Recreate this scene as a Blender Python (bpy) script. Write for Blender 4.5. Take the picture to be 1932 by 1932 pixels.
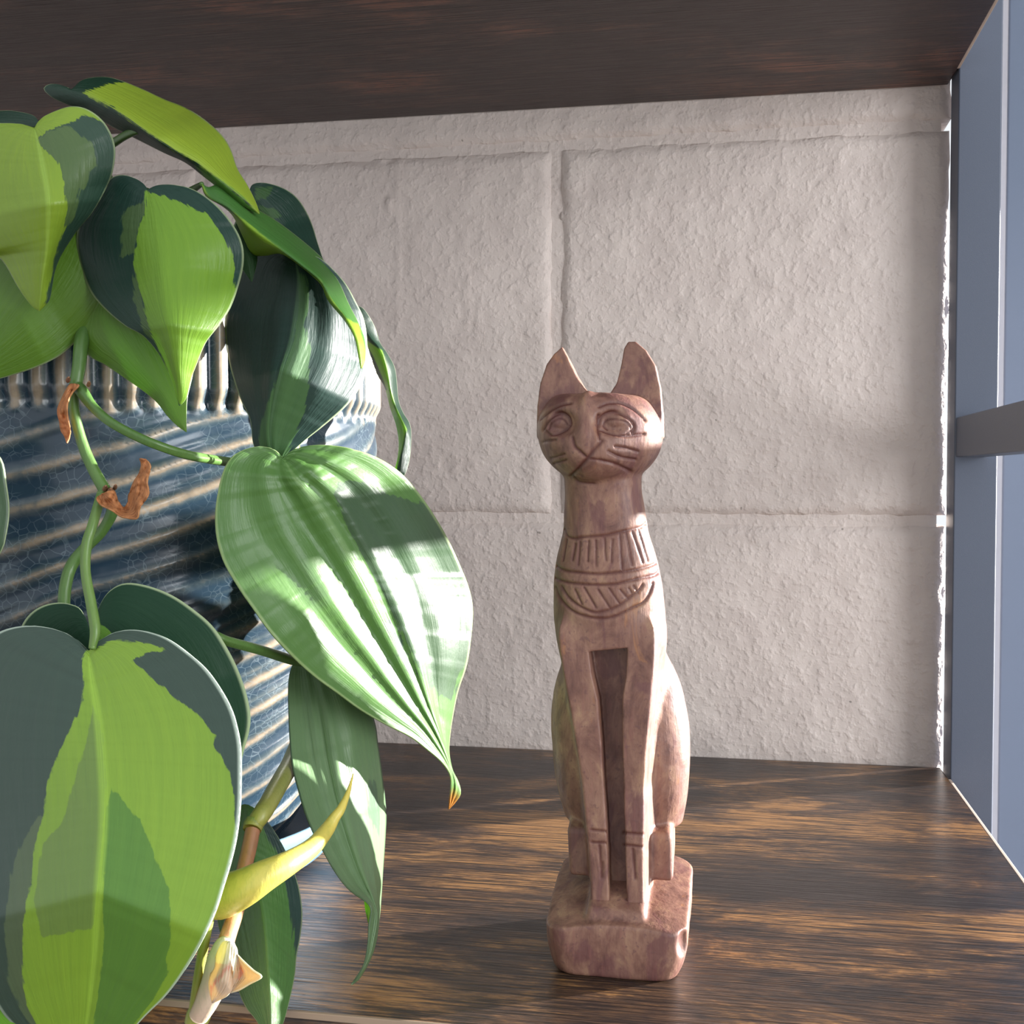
import bpy, math, random
import numpy as np
from mathutils import Matrix, Vector

for o in list(bpy.data.objects):
    bpy.data.objects.remove(o)
SC = bpy.context.scene
COL = SC.collection
MM = 0.001

# ------------------------------------------------------------------ camera
# millimetres: X along the wall, Y into the wall (wall face y = 0), Z up (shelf top z = 0)
CAM = np.array([-109.0, -623.6, 149.9])
YAW, PITCH, ROLL, FPX = 0.1857, 0.0308, 0.0006, 2178.0
_cy, _sy, _cp, _sp = math.cos(YAW), math.sin(YAW), math.cos(PITCH), math.sin(PITCH)
_fw = np.array([-_sy*_cp, _cy*_cp, -_sp]); _rt = np.array([_cy, _sy, 0.0]); _up = np.cross(_rt, _fw)
_c, _s = math.cos(ROLL), math.sin(ROLL)
RT, UP, FW = _c*_rt + _s*_up, -_s*_rt + _c*_up, _fw
CM = np.array([RT, UP, FW])
cd = bpy.data.cameras.new('camera'); cam = bpy.data.objects.new('camera', cd); COL.objects.link(cam)
cd.sensor_width = 36.0; cd.lens = FPX/1932.0*36.0; cd.clip_start = 0.01; cd.clip_end = 100
m = Matrix([[RT[i], UP[i], -FW[i], CAM[i]*MM] for i in range(3)] + [[0, 0, 0, 1]])
cam.matrix_world = m
SC.camera = cam

# ------------------------------------------------------------------ light
world = bpy.data.worlds.new('World'); SC.world = world; world.use_nodes = True
bg = world.node_tree.nodes['Background']
bg.inputs[0].default_value = (0.93, 0.965, 1.0, 1); bg.inputs[1].default_value = 0.78
SUN_AZ, SUN_EL = math.radians(27.5), math.radians(7.5)
sd = bpy.data.lights.new('sun', 'SUN'); sd.energy = 22.0; sd.angle = math.radians(1.2); sd.color = (1, 0.97, 0.93)
sun = bpy.data.objects.new('sun', sd); COL.objects.link(sun)
sdir = Vector((math.cos(SUN_EL)*math.cos(SUN_AZ), math.cos(SUN_EL)*math.sin(SUN_AZ), math.sin(SUN_EL)))
sun.rotation_euler = sdir.to_track_quat('Z', 'Y').to_euler()
sun.location = sdir*3
# added side light, set in an unseen window in the right-hand wall
ad = bpy.data.lights.new('side_fill_light', 'AREA'); ad.shape = 'RECTANGLE'; ad.size = 1.3; ad.size_y = 1.9; ad.energy = 56.0; ad.color = (0.95, 0.98, 1.0)
al = bpy.data.objects.new('side_fill_light', ad); COL.objects.link(al)
al.location = (1.57, -1.45, 0.40); al.rotation_euler = Vector((1, 0, 0)).to_track_quat('Z', 'Y').to_euler()
cy_ = SC.cycles
cy_.max_bounces = 6; cy_.diffuse_bounces = 3; cy_.glossy_bounces = 3; cy_.transmission_bounces = 3; cy_.transparent_max_bounces = 6
cy_.caustics_reflective = False; cy_.caustics_refractive = False
vs = SC.view_settings
vs.view_transform = 'Standard'; vs.look = 'None'; vs.gamma = 1; vs.use_curve_mapping = False; vs.exposure = 0.35

# ------------------------------------------------------------------ helpers
def at(px, py, Y):
    """point on the plane y = Y (mm) seen at photo pixel (px, py)"""
    px = np.asarray(px, float); py = np.asarray(py, float); Y = np.asarray(Y, float)
    d = ((px-966)/FPX)[..., None]*RT + (-(py-966)/FPX)[..., None]*UP + FW
    t = (Y-CAM[1])/d[..., 1]
    return CAM + t[..., None]*d
def pix(P):
    q = (np.asarray(P)-CAM) @ CM.T
    return 966+FPX*q[..., 0]/q[..., 2], 966-FPX*q[..., 1]/q[..., 2]
def crop(ox, oy, s):
    return lambda pts: [(ox+x/s, oy+y/s) for x, y in pts]
c1 = crop(0, 120, 3.22); c2 = crop(350, 300, 2.76); c3 = crop(0, 620, 3.22); c4 = crop(380, 800, 2.5426)
c5 = crop(0, 1080, 2.268); c6 = crop(330, 1350, 3.319); c7 = crop(980, 620, 5.681); c8 = crop(1000, 950, 5.52)
d2 = crop(1000, 1500, 5.083); e3 = crop(380, 1200, 3.715)

def catmull(pts, n):
    """n points evenly spaced by arc length on a smooth curve through pts (k columns)"""
    P = np.array(pts, float)
    if len(P) == 2:
        t = np.linspace(0, 1, n)[:, None]; return P[0]*(1-t)+P[1]*t
    Q = np.vstack([2*P[0]-P[1], P, 2*P[-1]-P[-2]])
    out = []
    for i in range(1, len(Q)-2):
        p0, p1, p2, p3 = Q[i-1], Q[i], Q[i+1], Q[i+2]
        t = np.linspace(0, 1, 24, endpoint=False)[:, None]
        out.append(0.5*((2*p1)+(-p0+p2)*t+(2*p0-5*p1+4*p2-p3)*t*t+(-p0+3*p1-3*p2+p3)*t**3))
    out.append(P[-1:]); C = np.vstack(out)
    s = np.r_[0, np.cumsum(np.linalg.norm(np.diff(C[:, :2], axis=0), axis=1))]
    u = np.linspace(0, s[-1], n)
    return np.stack([np.interp(u, s, C[:, k]) for k in range(C.shape[1])], 1)

def hash3(i, j, k, seed):
    h = (i.astype(np.int64)*374761393 + j.astype(np.int64)*668265263 + k.astype(np.int64)*2147483647 + seed*1274126177) & 0xffffffff
    h = ((h ^ (h >> 13))*1274126177) & 0xffffffff
    return ((h ^ (h >> 16)) & 0xffff)/65535.0
def vnoise(P, scale, seed=0):
    """smooth value noise in [-1, 1]"""
    Q = np.asarray(P, float)/scale; I = np.floor(Q).astype(np.int64); F = Q-I; F = F*F*(3-2*F)
    r = 0
    for a in (0, 1):
        for b in (0, 1):
            for c in (0, 1):
                w = (F[..., 0] if a else 1-F[..., 0])*(F[..., 1] if b else 1-F[..., 1])*(F[..., 2] if c else 1-F[..., 2])
                r = r + w*hash3(I[..., 0]+a, I[..., 1]+b, I[..., 2]+c, seed)
    return r*2-1

def sd_poly(px, py, poly):
    """signed distance (px, positive inside) of points to polygon"""
    V = np.array(poly, float); d = np.full(px.shape, 1e9); ins = np.zeros(px.shape, bool)
    for i in range(len(V)):
        a, b = V[i], V[(i+1) % len(V)]
        e = b-a; wx, wy = px-a[0], py-a[1]
        t = np.clip((wx*e[0]+wy*e[1])/max(e@e, 1e-9), 0, 1)
        d = np.minimum(d, np.hypot(wx-e[0]*t, wy-e[1]*t))
        if abs(e[1]) > 1e-9:
            cond = ((a[1] > py) != (b[1] > py)) & (px < e[0]*(py-a[1])/e[1]+a[0])
            ins ^= cond
    return np.where(ins, d, -d)
def d_line(px, py, pts):
    V = np.array(pts, float); d = np.full(px.shape, 1e9)
    for a, b in zip(V[:-1], V[1:]):
        e = b-a; wx, wy = px-a[0], py-a[1]
        t = np.clip((wx*e[0]+wy*e[1])/max(e@e, 1e-9), 0, 1)
        d = np.minimum(d, np.hypot(wx-e[0]*t, wy-e[1]*t))
    return d

def mesh_obj(name, V, F, mat, parent=None, smooth=True, attrs=None):
    """V in millimetres (world), F list/array of faces"""
    me = bpy.data.meshes.new(name)
    V = np.asarray(V, np.float32)*MM
    if isinstance(F, np.ndarray):
        n, k = F.shape
        me.vertices.add(len(V)); me.vertices.foreach_set('co', V.ravel())
        me.loops.add(n*k); me.loops.foreach_set('vertex_index', F.astype(np.int32).ravel())
        me.polygons.add(n); me.polygons.foreach_set('loop_start', np.arange(0, n*k, k, dtype=np.int32))
        me.update(calc_edges=True); me.validate()
    else:
        me.from_pydata(V.tolist(), [], F); me.update()
    if smooth:
        me.polygons.foreach_set('use_smooth', np.ones(len(me.polygons), bool))
    if attrs:
        for k, a in attrs.items():
            at_ = me.attributes.new(k, 'FLOAT', 'POINT'); at_.data.foreach_set('value', np.asarray(a, np.float32).ravel())
    o = bpy.data.objects.new(name, me); COL.objects.link(o)
    if mat: me.materials.append(mat)
    if parent:
        o.parent = parent
        o.matrix_parent_inverse = parent.matrix_basis.inverted()
    return o
def empty(name, loc, label=None, cat=None, kind=None):
    o = bpy.data.objects.new(name, None); COL.objects.link(o); o.location = Vector(loc)*MM
    o.empty_display_size = 0.02
    if label: o['label'] = label
    if cat: o['category'] = cat
    if kind: o['kind'] = kind
    return o
def grid_faces(nu, nv, close_v=False, close_u=False):
    i, j = np.meshgrid(np.arange(nu-(0 if close_u else 1)), np.arange(nv-(0 if close_v else 1)), indexing='ij')
    i2 = (i+1) % nu; j2 = (j+1) % nv
    return np.stack([i*nv+j, i2*nv+j, i2*nv+j2, i*nv+j2], -1).reshape(-1, 4)
def box_obj(name, lo, hi, mat, parent=None, bevel=0.0, seg=2):
    lo, hi = np.array(lo, float), np.array(hi, float)
    V = [[(lo, hi)[a][0], (lo, hi)[b][1], (lo, hi)[c][2]] for a in (0, 1) for b in (0, 1) for c in (0, 1)]
    F = [(0, 1, 3, 2), (4, 6, 7, 5), (0, 4, 5, 1), (2, 3, 7, 6), (0, 2, 6, 4), (1, 5, 7, 3)]
    o = mesh_obj(name, V, F, mat, parent, smooth=bevel > 0)
    if bevel:
        b = o.modifiers.new('bevel', 'BEVEL'); b.width = bevel*MM; b.segments = seg; b.limit_method = 'ANGLE'
        b.harden_normals = True
    return o
def tube(name, pts, mat, parent, sides=14, groove=0.0, n=None, wob=0.0):
    """pts: (px, py, Y, width_px) -> a closed tapered tube"""
    C = catmull(pts, n or max(16, len(pts)*7))
    P = at(C[:, 0], C[:, 1], C[:, 2]); dep = (P-CAM) @ FW; r = np.maximum(C[:, 3]*0.5*dep/FPX, 0.05)
    if wob: r = r*(1+wob*vnoise(P, 6.0, 3))
    T = np.gradient(P, axis=0); T /= np.linalg.norm(T, axis=1)[:, None]
    ref = np.array([0, -1, 0.15]); rings = []
    A = np.linspace(0, 2*math.pi, sides, endpoint=False)
    for i in range(len(P)):
        b = np.cross(T[i], ref); b /= np.linalg.norm(b); a = np.cross(b, T[i])
        rr = r[i]*(1-groove*np.exp(-((A-0.35)/0.32)**2))
        rings.append(P[i]+rr[:, None]*(np.cos(A)[:, None]*a+np.sin(A)[:, None]*b))
    V = np.vstack(rings+[P[:1]-T[0]*r[0]*0.3, P[-1:]+T[-1]*r[-1]*0.3])
    n_ = len(P); F = [tuple(f) for f in grid_faces(n_, sides, close_v=True)]
    s, e = n_*sides, n_*sides+1
    F += [(s, (j+1) % sides, j) for j in range(sides)]
    k = (n_-1)*sides
    F += [(e, k+j, k+(j+1) % sides) for j in range(sides)]
    F = [tuple(reversed(f)) for f in F]
    t_ = np.repeat(np.linspace(0, 1, n_), sides); t_ = np.r_[t_, 0, 1]
    return mesh_obj(name, V, F, mat, parent, attrs={'t': t_})

# ------------------------------------------------------------------ node helpers
class NT:
    def __init__(s, name):
        s.m = bpy.data.materials.new(name); s.m.use_nodes = True; s.t = s.m.node_tree
        s.t.nodes.clear(); s.out = s.n('ShaderNodeOutputMaterial'); s.b = s.n('ShaderNodeBsdfPrincipled')
        s.l(s.b.outputs[0], s.out.inputs[0])
    def n(s, typ, **kw):
        x = s.t.nodes.new(typ)
        for k, v in kw.items(): setattr(x, k, v)
        return x
    def l(s, a, b): s.t.links.new(a, b)
    def put(s, inp, v):
        if hasattr(v, 'links') or isinstance(v, bpy.types.NodeSocket): s.l(v, inp)
        elif isinstance(v, (tuple, list)) and len(v) == 3 and inp.type == 'RGBA': inp.default_value = (*v, 1)
        else: inp.default_value = v
    def set(s, **kw):
        for k, v in kw.items(): s.put(s.b.inputs[k.replace('_', ' ')], v)
    def math(s, op, a, b=0.0, c=0.0, clamp=False):
        x = s.n('ShaderNodeMath', operation=op, use_clamp=clamp)
        for i, v in enumerate((a, b, c)): s.put(x.inputs[i], v)
        return x.outputs[0]
    def mix(s, f, a, b, typ='MIX'):
        x = s.n('ShaderNodeMix', data_type='RGBA', blend_type=typ)
        s.put(x.inputs[0], f); s.put(x.inputs[6], a); s.put(x.inputs[7], b)
        return x.outputs[2]
    def ramp(s, f, *stops, interp='LINEAR'):
        x = s.n('ShaderNodeValToRGB'); e = x.color_ramp.elements; x.color_ramp.interpolation = interp
        while len(e) < len(stops): e.new(0.5)
        for el, (p, c) in zip(e, stops):
            el.position = p; el.color = (*c, 1) if isinstance(c, (tuple, list)) else (c, c, c, 1)
        s.l(f, x.inputs[0]); return x.outputs[0]
    def step(s, f, lo, hi):
        x = s.n('ShaderNodeMapRange', interpolation_type='SMOOTHSTEP'); s.put(x.inputs[0], f)
        x.inputs[1].default_value = lo; x.inputs[2].default_value = hi
        return x.outputs[0]
    def coord(s, scale=(1, 1, 1), loc=(0, 0, 0), rot=(0, 0, 0)):
        g = s.n('ShaderNodeNewGeometry'); mp = s.n('ShaderNodeMapping')
        mp.inputs['Scale'].default_value = scale; mp.inputs['Location'].default_value = loc; mp.inputs['Rotation'].default_value = rot
        s.l(g.outputs['Position'], mp.inputs[0]); return mp.outputs[0]
    def noise(s, v, scale, detail=3, rough=0.5, dist=0.0):
        x = s.n('ShaderNodeTexNoise'); s.l(v, x.inputs['Vector']); x.inputs['Scale'].default_value = scale
        x.inputs['Detail'].default_value = detail; x.inputs['Roughness'].default_value = rough; x.inputs['Distortion'].default_value = dist
        return x.outputs[0]
    def attr(s, name):
        x = s.n('ShaderNodeAttribute'); x.attribute_name = name; return x.outputs['Fac']
    def bump(s, h, dist, strength=1.0, nrm=None):
        x = s.n('ShaderNodeBump'); x.inputs['Strength'].default_value = strength; x.inputs['Distance'].default_value = dist
        s.l(h, x.inputs['Height'])
        if nrm: s.l(nrm, x.inputs['Normal'])
        return x.outputs[0]

# ------------------------------------------------------------------ materials
def mat_wall():
    a = NT('painted_block'); v = a.coord()
    n1 = a.noise(v, 270, 2, 0.45); n2 = a.noise(v, 520, 3, 0.6); n3 = a.noise(v, 45, 3, 0.5)
    lumps = a.step(n1, 0.42, 0.84)
    h = a.math('ADD', a.math('MULTIPLY', lumps, 1.0), a.math('MULTIPLY', n2, 0.45))
    h = a.math('ADD', h, a.math('MULTIPLY', n3, 0.7))
    c = a.mix(a.step(n3, 0.3, 0.7), (0.70, 0.605, 0.56), (0.75, 0.655, 0.605))
    pin = a.step(a.noise(v, 230, 1, 0.3), 0.80, 0.83)
    c = a.mix(a.math('MULTIPLY', pin, 0.7), c, (0.2, 0.17, 0.15))
    a.set(Base_Color=c, Roughness=0.55, Normal=a.bump(h, 0.0013, 0.42)); a.b.inputs['Specular IOR Level'].default_value = 0.35
    return a.m
def mat_wood(name, dark, mid, warm, amount, gloss=0.33):
    a = NT(name)
    v = a.coord((1, 1, 1)); vl = a.coord((0.16, 1, 1)); vf = a.coord((0.035, 1, 1))
    patch = a.noise(a.coord((0.40, 1, 1)), 32, 7, 0.74, 0.7)
    big = a.noise(a.coord((0.5, 1, 1), (0.3, 0.1, 0)), 13, 3, 0.5, 0.4)
    grain = a.noise(a.coord((0.09, 1, 1)), 520, 4, 0.72)
    fine = a.noise(a.coord((0.02, 1, 1)), 1500, 2, 0.6)
    f = a.math('ADD', a.math('MULTIPLY', a.math('SUBTRACT', patch, 0.5), 1.0), a.math('ADD', 0.6, a.math('MULTIPLY', a.math('SUBTRACT', big, 0.5), 0.9)))
    spk = a.noise(a.coord((0.22, 1, 1)), 950, 2, 0.6)
    f = a.math('ADD', f, a.math('MULTIPLY', a.math('SUBTRACT', spk, 0.42), 0.22))
    f = a.math('ADD', f, a.math('MULTIPLY', a.math('SUBTRACT', grain, 0.5), 0.20))
    fl = a.noise(a.coord((0.028, 1, 1)), 780, 3, 0.6)
    c = a.ramp(a.math('ADD', f, amount), (0.52, dark), (0.65, mid), (0.79, warm))
    c = a.mix(a.math('MULTIPLY', a.step(grain, 0.47, 0.36), 0.35), c, tuple(x*0.35 for x in dark), 'MIX')
    c = a.mix(a.math('MULTIPLY', a.step(fl, 0.52, 0.40), a.math('ADD', 0.30, a.math('MULTIPLY', a.step(big, 0.36, 0.56), 0.6))), c, tuple(x*0.5 for x in dark))
    c = a.mix(a.math('MULTIPLY', a.step(fl, 0.56, 0.66), 0.25), c, a.mix(1.0, c, (1.7, 1.6, 1.5), 'MULTIPLY'))
    kv = a.n('ShaderNodeTexVoronoi'); a.l(a.coord((0.55, 1, 1), (0.13, 0.04, 0)), kv.inputs['Vector']); kv.inputs['Scale'].default_value = 5.5
    kn = a.math('ADD', kv.outputs['Distance'], a.math('MULTIPLY', a.math('SUBTRACT', patch, 0.5), 0.25))
    c = a.mix(a.math('MULTIPLY', a.step(kn, 0.17, 0.05), 0.75), c, tuple(x*0.6 for x in dark))
    h = a.math('ADD', a.math('MULTIPLY', fl, 1.0), a.math('MULTIPLY', fine, 0.4))
    rgh = a.math('ADD', gloss, a.math('MULTIPLY', a.math('SUBTRACT', grain, 0.5), -0.3))
    a.set(Base_Color=c, Roughness=rgh, Normal=a.bump(h, 0.0006, 0.8)); a.b.inputs['Specular IOR Level'].default_value = 0.5
    return a.m
def mat_plain(name, col, rough=0.5, metallic=0.0, spec=0.5, bump=0.0, bscale=900):
    a = NT(name); v = a.coord()
    n = a.noise(v, 35, 3, 0.5)
    c = a.mix(a.math('MULTIPLY', n, 0.25), col, tuple(x*0.8 for x in col))
    a.set(Base_Color=c, Roughness=rough, Metallic=metallic); a.b.inputs['Specular IOR Level'].default_value = spec
    if bump: a.set(Normal=a.bump(a.noise(v, bscale, 2), bump, 0.6))
    return a.m
M_WALL = mat_wall()
M_BOARD = mat_wood('rustic_board', (0.026, 0.019, 0.018), (0.090, 0.049, 0.029), (0.36, 0.18, 0.066), -0.005)
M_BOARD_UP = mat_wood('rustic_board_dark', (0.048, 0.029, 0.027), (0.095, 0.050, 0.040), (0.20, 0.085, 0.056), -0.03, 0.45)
M_RAW = mat_plain('raw_edge', (0.62, 0.50, 0.42), 0.8)
M_WORN = mat_plain('worn_edge', (0.30, 0.22, 0.16), 0.6)
M_METAL = mat_plain('dark_metal_glare_tint', (0.10, 0.12, 0.17), 0.42, 0.0, 0.6, 0.00008, 2500)  # blackish metal; the bluish glare over it is put into the colour
M_FRAME = mat_plain('window_frame_glare_tint', (0.14, 0.18, 0.26), 0.5)  # dark frame, lightened and blued to carry the glare
M_FLOOR = mat_wood('floor_wood', (0.10, 0.06, 0.04), (0.2, 0.12, 0.07), (0.3, 0.18, 0.1), 0.05)
def mat_glass():
    a = NT('window_glass'); tr = a.n('ShaderNodeBsdfTransparent'); gl = a.n('ShaderNodeBsdfGlossy'); gl.inputs['Roughness'].default_value = 0.02
    mx = a.n('ShaderNodeMixShader'); mx.inputs[0].default_value = 0.05
    a.l(tr.outputs[0], mx.inputs[1]); a.l(gl.outputs[0], mx.inputs[2]); a.l(mx.outputs[0], a.out.inputs[0]); return a.m
M_GLASS = mat_glass()

# ------------------------------------------------------------------ wall of painted concrete blocks
wall = box_obj('wall_back', (-1300, 2.7, -900), (-3.5, 190, 1100), M_WALL)
wall['kind'] = 'structure'
JZ, CH = 127.0, 202.5
WALL_MARKS = [(float(at(x_, y_, 0)[0]), float(at(x_, y_, 0)[2]), rx, rz, h_) for x_, y_, rx, rz, h_ in
    ((750, 450, 1.1, 50, 0.9), (718, 292, 3.0, 5, 1.7), (734, 386, 2.2, 5, 1.6), (728, 372, 2.0, 2.5, -1.0), (1060, 405, 1.5, 2, 1.2), (1068, 235, 1.0, 7, 0.8), (880, 560, 0.9, 16, 0.6), (905, 600, 0.9, 14, 0.5))]
def block(x0, x1, z0, z1, step, seed):
    nx = max(3, int((x1-x0)/step)); nz = max(3, int((z1-z0)/step))
    def axis(a, b, n):   # denser near the edges
        e = np.array([0, 0.7, 1.6, 2.8, 4.2, 6.0]); return np.r_[a+e, np.linspace(a+8, b-8, n), b-e[::-1]]
    X = axis(x0, x1, nx); Z = axis(z0, z1, nz)
    x, z = np.meshgrid(X, Z, indexing='ij'); P = np.stack([x, np.zeros_like(x), z], -1)
    wob = 0.9*vnoise(P, 9, seed+5)
    ed = np.minimum(np.minimum(x-x0, x1-x), np.minimum(z-z0, z1-z))
    rnd = np.clip(1-(ed+wob*np.clip(ed, 0, 1))/6.0, 0, 1)
    y = 3.0*rnd**2
    y = y - 0.45*vnoise(P, 14, seed) - 0.30*vnoise(P, 5.5, seed+1) - 0.22*np.clip(vnoise(P, 2.6, seed+2), 0, 1)
    for fx, fz, rx, rz, hh in WALL_MARKS:   # paint runs and chips
        dx = (x-fx-0.8*vnoise(P, 8, seed+9))/rx; dz = (z-fz)/rz
        y = y-hh*np.exp(-dx**2)*np.clip(1.6-np.abs(dz)*1.3, 0, 1)
    jx = np.where((ed < 0.1), 0.7*vnoise(P, 6, seed+7), 0)
    F_ = np.stack([x+np.where(np.minimum(x-x0, x1-x) < 0.1, jx, 0), y, z+np.where(np.minimum(z-z0, z1-z) < 0.1, jx, 0)], -1)
    nu, nv = x.shape; V = F_.reshape(-1, 3); f = grid_faces(nu, nv)
    # side walls of the block going back into the wall
    idx = np.r_[np.arange(nv-1), np.arange(nu-1)*nv+nv-1, (nu-1)*nv+np.arange(nv-1, 0, -1), np.arange(nu-1, 0, -1)*nv]
    back = V[idx].copy(); back[:, 1] = 188
    k = len(V); n = len(idx); V2 = np.vstack([V, back]); j = np.arange(n); j2 = (j+1) % n
    side = np.stack([idx[j], idx[j2], k+j2, k+j], -1)
    return mesh_obj('block', V2, np.vstack([f, side]), M_WALL, wall)
sd_ = 11
for row in range(-5, 5):
    z0 = JZ+row*CH+2.6; z1 = JZ+(row+1)*CH-2.6
    if row == 0: cuts = [0.9, -202, -410, -613, -816, -1222]
    elif row % 2: cuts = [0.9, -409, -816, -1222]
    else: cuts = [0.9, -202, -613, -1019, -1222]
    for b, a in zip(cuts[:-1], cuts[1:]):
        sd_ += 13
        near = row in (-1, 0, 1) and b > -500
        block(a+2.6, b-(2.6 if b < -2 else 0), z0, z1, 1.9 if near else 12, sd_)

# window to the right of the wall's end
def wpart(n, lo, hi, mat, par=None, bev=1.5): return box_obj(n, lo, hi, mat, par, bev)
jx = float(at(1893.5, 700, 95)[0])
win = empty('window_1', (600, 100, -250), kind='structure')
wpart('jamb', (jx, 95, -250), (jx+58, 150, 1090), M_FRAME, win)
wpart('jamb', (1500, 95, -250), (1558, 150, 376), M_FRAME, win)
wpart('rail', (jx+58, 95, -250), (1500, 150, -200), M_FRAME, win)
wpart('rail', (jx+58, 95, 326), (1500, 150, 376), M_FRAME, win)  # unseen head rail, set low to cut the sun off the upper leaves
wpart('pane', (jx+56, 120, -202), (1502, 124, 328), M_GLASS, win, 0)
o = box_obj('sun_block_wall', (jx+56, 95, 376), (1640, 190, 1300), M_WALL); o['kind'] = 'structure'  # unseen wall, brought low to keep the sun off the upper leaves
o = box_obj('wall_below_window', (-6, 20, -900), (1700, 190, -252), M_WALL); o['kind'] = 'structure'
wr = empty('wall_right', (1560, -1200, -900), kind='structure')
for nm, lo, hi in (('wall_panel', (1520, -2500, -900), (1640, 95, -280)), ('wall_panel', (1520, -2500, 1080), (1640, 95, 1300)), ('wall_panel', (1520, -2500, -280), (1640, -2420, 1080)), ('wall_panel', (1520, -480, -280), (1640, 95, 1080))):
    box_obj(nm, lo, hi, M_WALL, wr)
win2 = empty('added_window', (1540, -1450, -280), kind='structure')  # unseen window, added to house the side light
for nm, lo, hi in (('jamb', (1530, -2420, -280), (1580, -2380, 1080)), ('jamb', (1530, -520, -280), (1580, -480, 1080)), ('rail', (1530, -2380, -280), (1580, -520, -240)), ('rail', (1530, -2380, 1040), (1580, -520, 1080))):
    box_obj(nm, lo, hi, M_FRAME, win2, 1.5)
box_obj('pane', (1550, -2382, -242), (1553, -518, 1042), M_GLASS, win2)
o = box_obj('floor', (-2200, -2500, -920), (2200, 190, -900), M_FLOOR); o['kind'] = 'structure'

# ------------------------------------------------------------------ shelving unit
shelf = empty('shelving_unit', (-450, -160, -900), 'dark rustic wood and black metal shelving unit against the block wall', 'shelf')
XL, YF, YB, TH, HT = -900, -321, -1.5, 15, 348.3
def board(z0, z1, mat, face_up):
    b = box_obj('shelf_board', (XL, YF, z0), (-0.8, YB, z1), mat, shelf, 0.9, 3)
    ztop = z1 if face_up else z0
    s = -1 if face_up else 1
    # worn strip where the foil wraps the front edge, raw strip along the right end
    box_obj('edge_strip', (XL, YF-0.35, min(ztop+s*2.0, ztop-s*0.05)), (-1, YF+0.9, max(ztop+s*2.0, ztop-s*0.05)), M_WORN, b, 0.3)
    box_obj('end_strip', (-1.3, YF+1, min(ztop+s*2.6, ztop-s*0.05)), (0.1, YB-24, max(ztop+s*2.6, ztop-s*0.05)), M_RAW, b, 0.25)
    return b
board(-TH, 0, M_BOARD, True)
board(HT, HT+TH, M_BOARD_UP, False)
for xa, xb in ((0.3, 20.5), (XL-20.5, XL-0.3)):
    for ya, yb in ((-22, -2), (YF+1, YF+21)):
        box_obj('upright_post', (xa, ya, -900), (xb, yb, 980), M_METAL, shelf, 0.8)
    for z in (159.6, -330, 650):
        box_obj('side_brace', (xa+0.8, YF+20, z), (xa+15, -21.5, z+19.6), M_METAL, shelf, 0.8)

# ------------------------------------------------------------------ carved cat figurine (implicit surface -> mesh)
def surface_nets(f, org, h):
    s = f < 0
    nx, ny, nz = f.shape
    c = s[:-1, :-1, :-1].astype(np.int8)
    tot = np.zeros((nx-1, ny-1, nz-1), np.int8)
    for a in (0, 1):
        for b in (0, 1):
            for d in (0, 1):
                tot += s[a:nx-1+a, b:ny-1+b, d:nz-1+d]
    act = (tot > 0) & (tot < 8)
    I = np.argwhere(act); n = len(I); idx = np.full(act.shape, -1, np.int64); idx[act] = np.arange(n)
    acc = np.zeros((n, 3)); cnt = np.zeros(n)
    corners = [(a, b, d) for a in (0, 1) for b in (0, 1) for d in (0, 1)]
    val = {k: f[I[:, 0]+k[0], I[:, 1]+k[1], I[:, 2]+k[2]].astype(float) for k in corners}
    for k in corners:
        for ax in range(3):
            if k[ax] == 0:
                k2 = tuple(1 if i == ax else k[i] for i in range(3))
                a, b = val[k], val[k2]; cr = (a < 0) != (b < 0)
                t = np.where(cr, a/np.where(cr, a-b, 1), 0)
                p = np.tile(np.array(k, float), (n, 1)); p[:, ax] += t
                acc[cr] += p[cr]; cnt[cr] += 1
    V = org+(I+acc/cnt[:, None])*h
    Q = []
    for ax in range(3):
        b1, b2 = (ax+1) % 3, (ax+2) % 3
        sl = [slice(None)]*3; sl2 = [slice(None)]*3; sl[ax] = slice(0, -1); sl2[ax] = slice(1, None)
        a = s[tuple(sl)]; b = s[tuple(sl2)]
        e = np.argwhere(a != b); fl = a[tuple(e.T)]
        ok = (e[:, b1] > 0) & (e[:, b2] > 0) & (e[:, b1] < f.shape[b1]-1) & (e[:, b2] < f.shape[b2]-1); e = e[ok]; fl = fl[ok]
        def cell(d1, d2):
            q = e.copy(); q[:, b1] -= d1; q[:, b2] -= d2; return idx[tuple(q.T)]
        quad = np.stack([cell(1, 1), cell(0, 1), cell(0, 0), cell(1, 0)], -1)
        quad[~fl] = quad[~fl][:, ::-1]; Q.append(quad)
    return V, np.vstack(Q)
def smin(a, b, k):
    h = np.clip(0.5+0.5*(b-a)/k, 0, 1); return b+(a-b)*h-k*h*(1-h)
def smax(a, b, k): return -smin(-a, -b, k)

CX, CY = -141.5, -263.0
LEAN = 0.045
def tab(z, rows):
    R_ = np.array(rows, float); return [np.interp(z, R_[:, 0], R_[:, k]).astype(np.float32) for k in range(1, R_.shape[1])]
def smooth_tab(z, rows):
    r = tab(z, rows)
    k = np.ones(9)/9
    return [np.convolve(np.pad(a, 4, 'edge'), k, 'valid').astype(np.float32) for a in r]
def cat_grid(lo, hi, h):
    ax = [np.arange(l, u+h, h, dtype=np.float32) for l, u in zip(lo, hi)]
    return ax[0][:, None, None], ax[1][None, :, None], ax[2][None, None, :], np.array(lo, float)
def rbox(x, y, z, c, b, r):
    qx, qy, qz = np.abs(x-c[0])-b[0]+r, np.abs(y-c[1])-b[1]+r, np.abs(z-c[2])-b[2]+r
    return np.sqrt(np.maximum(qx, 0)**2+np.maximum(qy, 0)**2+np.maximum(qz, 0)**2)+np.minimum(np.maximum(np.maximum(qx, qy), qz), 0)-r
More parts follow.
